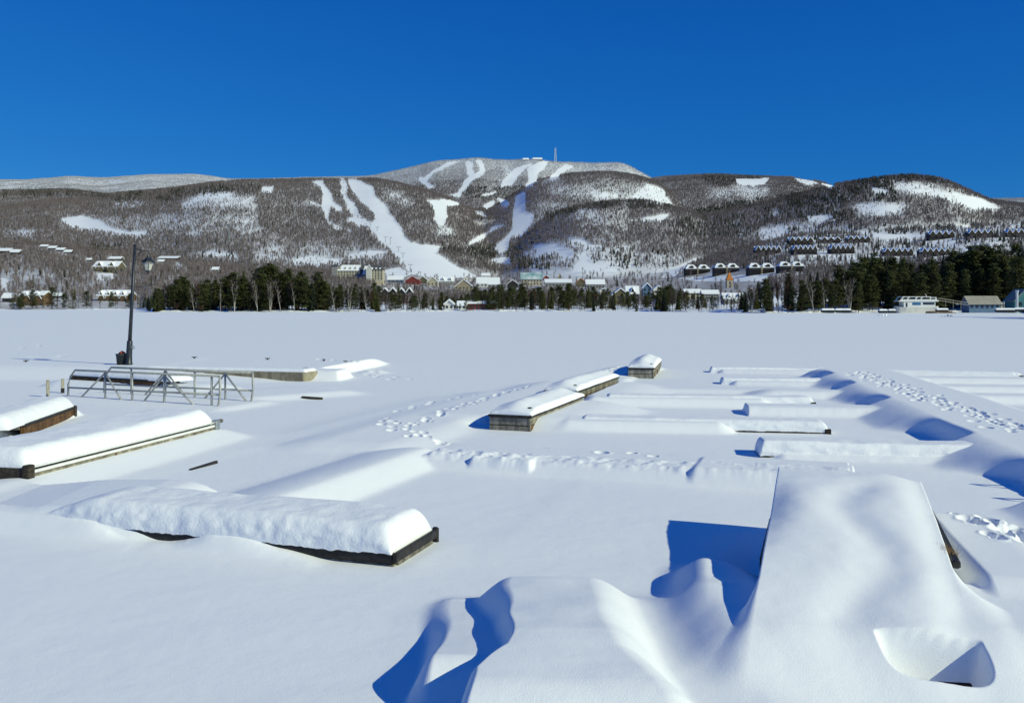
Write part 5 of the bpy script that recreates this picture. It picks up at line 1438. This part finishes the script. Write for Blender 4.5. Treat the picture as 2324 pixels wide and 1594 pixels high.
house('lake_house', 'white cottage with snow roof behind the left birches', 592, 612, 664, 692, 'w_white', 'r_snow', 'x', .4, .8, 'house', 'lakeside houses', (3, 1), Yf=425)
# orange-roofed church tower
p, Y = place(1656, 652); k = Y / FPX
BUILT.append((1650, 1662, 616, 652, Y))
o = thing('church_tower', 'slim tower with pointed bright orange roof on the right slope', 'tower', p)
MB().box(-2.6, 2.6, 0, 5.2, -5, 17 * k).build('wall', M['w_cream'], o)
b = MB(); zt = 17 * k; b.v += [(-3, -.4, zt), (3, -.4, zt), (3, 5.6, zt), (-3, 5.6, zt), (0, 2.6, 36 * k)]; b.f += [(0, 1, 4), (1, 2, 4), (2, 3, 4), (3, 0, 4), (3, 2, 1, 0)]
b.build('roof', M['r_orange'], o)
add_windows(o, [0], [zt - 2.5, zt - 6], -.03, 1.4, 2)
# --- condominium rows on the right slope
def condo(label, x0, x1, yt, yb, n, style, group):
    xc = (x0 + x1) / 2
    p, Y = place(xc, yb); k = Y / FPX
    BUILT.append((x0, x1, yt, yb, Y))
    w = (x1 - x0) * k; H = (yb - yt) * k; h = H * .54
    o = thing('condominium', label, 'building', p, 0, group)
    MB().box(-w / 2, w / 2, 0, 12, -5, h).build('wall', M['w_dark'], o)
    if style == 'zigzag':
        roof_slabs(w, 12, h, H * .26, 'x', .5, .4).build('roof', M['r_snow'], o)
        gw = w / n
        for i in range(n):
            gx = -w / 2 + gw * (i + .5)
            g = thing_part('gable', o, (gx, -1.3, h * .9))
            gh = H * .36
            b = MB(); b.poly([(-gw * .46, 0, 0), (gw * .46, 0, 0), (0, 0, gh)]); b.box(-gw * .40, gw * .40, .02, 1.28, -h * .5, 0); b.build('gable_face', M['w_dark'], g)
            roof_slabs(gw * .92, 7, 0, gh, 'y', .8, .3).build('gable_roof', M['r_snow'], g)
        add_windows(o, [-w / 2 + w * (i + .5) / (n * 2) for i in range(n * 2)], [h * .22], -.03, 1.1, 1.4)
    else:
        for s in (-1, 1):
            r = hip_roof(MB(), w * .46, 12, h, H * .36, .5, w * .12).build('roof', M['r_snow'], o, False, (s * w * .25, 0, 0))
            dw = w * .16
            b = MB(); b.box(-dw / 2, dw / 2, -.3, 4, h - .2, h + H * .16); b.poly([(-dw / 2 - .5, -.32, h + H * .16), (dw / 2 + .5, -.32, h + H * .16), (0, -.32, h + H * .27)]); b.build('dormer', M['w_dark'], o, False, (s * w * .25, 0, 0))
        for z in (h * .30, h * .62): MB().box(-w / 2 + .5, w / 2 - .5, -1.6, -.02, z - .2, z).build('balcony', M['w_brown'], o)
        add_windows(o, [-w / 2 + w * (i + .5) / 8 for i in range(8)], [h * .15, h * .46, h * .80], -.03, 1.5, 1.5)
        MB().box(-.9, .9, -.8, -.05, -2, h + H * .1).build('stair_tower', M['w_yellow'], o)
    return o
C1 = 'dark condominium rows on the right slope'
rows = [(1790, 1845, 534, 557, 4), (1862, 1907, 535, 553, 3), (1923, 1975, 532, 552, 4), (2108, 2166, 520, 543, 4), (2197, 2254, 517, 541, 4), (2283, 2336, 516, 540, 4)]
nmz = ['leftmost', 'second', 'third', 'fourth', 'fifth', 'rightmost']
for i, (a, b_, t, q, n) in enumerate(rows): condo('dark condominium with zigzag snow roofs, upper row, ' + nmz[i] + ' from left', a, b_, t, q, n, 'zigzag', C1)
rows = [(1714, 1772, 554, 580, 5), (1799, 1854, 553, 578, 5), (1884, 1939, 551, 577, 5), (2006, 2072, 559, 582, 5), (2090, 2155, 559, 582, 5), (2208, 2250, 553, 575, 3)]
for i, (a, b_, t, q, n) in enumerate(rows): condo('dark condominium with zigzag snow roofs, middle row, ' + nmz[i] + ' from left', a, b_, t, q, n, 'zigzag', C1)
rows = [(1555, 1611, 597, 623), (1621, 1677, 594, 621), (1699, 1757, 593, 622), (1768, 1825, 590, 617)]
for i, (a, b_, t, q) in enumerate(rows): condo('wide brown condominium with two hipped snow roofs, lowest row, ' + ['leftmost', 'second', 'third', 'rightmost'][i] + ' from left', a, b_, t, q, 2, 'hip', 'brown hip-roofed condominiums')
# --- masts and lift pylons
def lattice(label, x, yb, yt, Y, w0, w1, m, rad, nm='radio_mast', cat='mast', sink=6):
    p = at(x, yb, Y); H = (yb - yt) / FPX * Y
    o = thing(nm, label, cat, p)
    for sx, sy in ((-1, -1), (1, -1), (1, 1), (-1, 1)):
        MB().tube([(sx * w0, sy * w0, -sink), (sx * w1, sy * w1, H)], rad, 5).build('leg', m, o)
    n = 7
    b = MB()
    for i in range(n):
        t0, t1 = i / n, (i + 1) / n
        a, c = w0 + (w1 - w0) * t0, w0 + (w1 - w0) * t1
        for (u, v) in (((-1, -1), (1, -1)), ((1, -1), (1, 1)), ((1, 1), (-1, 1)), ((-1, 1), (-1, -1))):
            b.tube([(u[0] * a, u[1] * a, H * t0), (v[0] * c, v[1] * c, H * t1)], rad * .6, 4, False)
            b.tube([(u[0] * c, u[1] * c, H * t1), (v[0] * c, v[1] * c, H * t1)], rad * .6, 4, False)
    b.build('bracing', m, o)
    return o, H
M['mast'] = mat('rimed_mast', (0.55, 0.60, 0.66), .6, var=.1, scale=.2)
Ys = hit(1260, 369, 3800)
o, H = lattice('tall rimed lattice tower on the summit ridge', 1260, 370, 337, Ys, 6.5, 2.6, M['mast'], .9)
MB().tube([(0, 0, H), (0, 0, H + 6)], [1.2, .4], 6).build('aerial', M['mast'], o)
Ym = hit(519, 556, 900)
o, H = lattice('thin grey lattice mast on the left slope', 519, 556, 509, Ym, 1.1, .7, M['galv'], .28)
MB().box(-2.2, 2.2, -.4, .4, H - 3, H).build('antenna_array', M['galv'], o)
for k_, (a, b_, t, q) in enumerate(((1186, 1200, 358, 366), (1208, 1231, 357, 366))):
    p = at((a + b_) / 2, q, hit((a + b_) / 2, q, 3800)); kk = p[1] / FPX
    house('summit_lodge', ['small rimed lodge on the summit left of the tower', 'larger rimed summit lodge nearest the tower'][k_], a, b_, t, q + 2, 'w_grey', 'r_snow', 'x', .4, .5, 'building', 'lodges on the summit', (3, 1), Yf=p[1], th=1.2)
for k_, (zx, z0, z1) in enumerate(((1208, 788, 850), (1252, 793, 860), (1326, 878, 935), (1366, 934, 985), (1431, 1035, 1098), (1135, 700, 745), (1075, 640, 690))):
    x, yt = Z2([(zx, z0)])[0]; _, yb = Z2([(zx, z1)])[0]
    p, Y = place(x, yb, 700); H = (yb - yt) / FPX * Y
    o = thing('lift_pylon', 'chairlift pylon standing on the wide piste, ' + ['fourth', 'fifth', 'sixth', 'seventh', 'lowest', 'second', 'uppermost'][k_] + (' counted downhill' if k_ < 4 or k_ == 5 else ' of them'), 'pylon', p, .3, 'chairlift pylons on the wide piste')
    MB().tube([(0, 0, -4), (0, 0, H)], [.55, .4], 6).build('post', M['galv'], o)
    MB().box(-3.2, 3.2, -.35, .35, H - .9, H - .2).build('crossarm', M['galv'], o)
    for s in (-1, 1): MB().box(s * 2.9 - .3, s * 2.9 + .3, -1.6, 1.6, H - .2, H + .3).build('sheave_assembly', M['rubber'], o)
# --- right shore: boat, boathouse, moored boats
BY = 366.0
kb = BY / FPX
bx0 = (2076 - CX) * kb
bo = thing('tour_boat', 'white two-deck tour boat laid up on the right shore', 'boat', (bx0, BY, 0.0))
def bp(x): return (x - 2076) * kb
def bz(y): return CAMZ + (HY - y) * kb
hull = MB()
sec = []
for x, hw, zb_, zt_ in ((2031, 1.3, 1.0, bz(694)), (2036, 2.2, .2, bz(696)), (2050, 2.6, -.4, bz(697)), (2100, 2.6, -.4, bz(697)), (2118, 2.3, -.2, bz(696)), (2126, 1.2, .8, bz(694))):
    sec.append([(bp(x), -hw * .75, zb_), (bp(x), -hw, zt_), (bp(x), hw, zt_), (bp(x), hw * .75, zb_)])
for i in range(len(sec) - 1): prism(hull, sec[i], sec[i + 1])
hull.build('hull', M['w_white'], bo)
MB().box(bp(2045), bp(2116), -2.3, 2.3, bz(697), bz(684)).build('lower_cabin', M['white_metal'], bo)
MB().box(bp(2033), bp(2123), -2.6, 2.6, bz(684) + .003, bz(682)).build('upper_deck', M['white_metal'], bo)
MB().box(bp(2049), bp(2053), -2.34, -2.2, bz(696), bz(686.5)).build('door', M['pane'], bo)
MB().box(bp(2064), bp(2083), -2.36, -2.2, bz(692), bz(686)).build('window', M['blue_pane'], bo)
MB().box(bp(2088), bp(2114), -2.36, -2.2, bz(691), bz(686)).build('window', M['pane'], bo)
MB().box(bp(2036), bp(2120), -2.5, -2.4, bz(682), bz(679)).build('bulwark', M['white_metal'], bo)
for xx in (2041, 2054, 2072, 2084):
    for sy in (-2.3, 2.3):
        b = MB(); b.tube([(bp(xx - 3), sy, bz(682)), (bp(xx + 1), sy, bz(675)), (bp(xx + 5), sy, bz(673))], [.34, .28, .22], 6); b.build('pillar', M['white_metal'], bo)
MB().box(bp(2042), bp(2106), -2.5, 2.5, bz(674), bz(672.6)).build('roof', M['white_metal'], bo)
MB().box(bp(2044), bp(2098), -.8, .8, bz(682), bz(674.3)).build('inner_cabin', M['pane'], bo)
MB().box(bp(2105), bp(2120), -1.8, 1.8, bz(682), bz(674)).build('wheelhouse', M['white_metal'], bo)
MB().box(bp(2107.5), bp(2117), -1.86, -1.7, bz(680), bz(675.5)).build('window', M['pane'], bo)
MB().tube([(bp(2102), 0, bz(673)), (bp(2099), 0, bz(666))], [.18, .08], 6).build('mast', M['white_metal'], bo)
house('boathouse', 'blue-grey boathouse with tan sunlit roof beside the tour boat', 2196, 2272, 671, 702, 'w_blue', 'r_tan', 'x', .55, .5, 'house', None, (6, 1), Yf=372, th=.25)
house('boathouse', 'tan-roofed gabled building at the right border behind the moored boats', 2300, 2352, 655, 698, 'w_teal', 'r_tan', 'y', .6, .8, 'house', None, (2, 1), Yf=374, chim=False, th=.3)
p = at(2307, 665, 371)
o = thing('vent_stack', 'short white stack standing at the right border above tan roof', 'stack', (p[0], p[1], 0)); MB().tube([(0, 0, 0), (0, 0, p[2]), (0, 0, p[2] + 1.2)], [.5, .5, .7], 8).build('pipe', M['white_metal'], o)
o = thing('footbridge', 'thin inclined footbridge between tour boat and boathouse', 'bridge', at(2128, 681, 369))
e = (Vector(at(2197, 692, 371)) - Vector(at(2128, 681, 369)))
for dz in (0, .9): MB().tube([(0, 0, dz), (e.x, e.y, e.z + dz)], .12, 6).build('handrail', M['r_tan'], o)
for t in (0, .25, .5, .75, 1): MB().tube([(e.x * t, e.y * t, e.z * t - (2.2 if 0 < t < 1 else .2)), (e.x * t, e.y * t, e.z * t + .9)], .08, 5).build('post', M['r_tan'], o)
def covered_boat(label, x0, x1, yb, Y, h=1.3):
    w = (x1 - x0) / FPX * Y
    o = thing('moored_boat', label, 'boat', at((x0 + x1) / 2, yb, Y), random.uniform(-.1, .1), 'snow-covered boats on the right shore')
    b = MB(); S = []
    for t, hw, z0 in ((-.5, .3, .5), (-.35, .9, .1), (.1, 1.1, 0), (.4, 1.0, 0), (.5, .9, .1)):
        S.append([(w * t, -hw * .6, z0 - .3), (w * t, -hw, h * .6), (w * t, hw, h * .6), (w * t, hw * .6, z0 - .3)])
    for i in range(4): prism(b, S[i], S[i + 1])
    b.build('hull', M['bin'], o)
    link('snow_cap', snow_cap(w * .96, 2.0, h * .55, .5, int(x0), .0, dens=3), o, (-w * .48, -1.0, h * .58))
for (a, b_, yb, Yx, lab) in ((1862, 1892, 708, 352, 'snow-covered boat on the point, left of the tour boat, first'), (1893, 1930, 708, 352, 'snow-covered boat on the point, left of the tour boat, second'), (1992, 2012, 709, 360, 'dark snow-covered boat just left of the tour boat'), (2014, 2031, 709, 360, 'small dark snow-covered boat touching the tour boat'), (2122, 2150, 707, 362, 'grey covered boat right of the tour boat'), (2256, 2300, 707, 360, 'long snow-covered boat near the right border'), (2298, 2340, 706, 362, 'snow-covered boat at the right border')):
    covered_boat(lab, a, b_, yb, Yx)
o = thing('log_pile', 'brown dock timbers heaped beside the tour boat', 'timber', at(2136, 711, 352))
for i in range(6): MB().box(-5.8, 5.8 - i * .4, -.25, .25, 0, .4, .05).build('log', M['brown_wood' if i % 2 else 'grey_wood'], o, False, ((i % 3) * .5 - .4, (i % 3) * .7, (i // 3) * .45), (0, 0, R(-4 + i * 2)))
for (x, y, Y, lab) in ((2003, 717, 282, 'lump of snowy ice blocks on the lake left of the tour boat'), (2148, 718, 272, 'lump of snowy ice blocks on the lake right of the tour boat')):
    o = thing('ice_heap', lab, 'ice', (at(x, y, Y)[0], Y, 0), 0, None)
    rn = random.Random(x)
    for i in range(7):
        s = rn.uniform(.25, .6)
        MB().box(-s, s, -s * .7, s * .7, 0, s, s * .15).build('ice_block', M['snow'] if i % 3 else M['w_grey'], o, False, (rn.uniform(-1.5, 1.5), rn.uniform(-.5, .5), -.05), (rn.uniform(-.4, .4), rn.uniform(-.4, .4), rn.uniform(0, 3)))
scatter_woods()
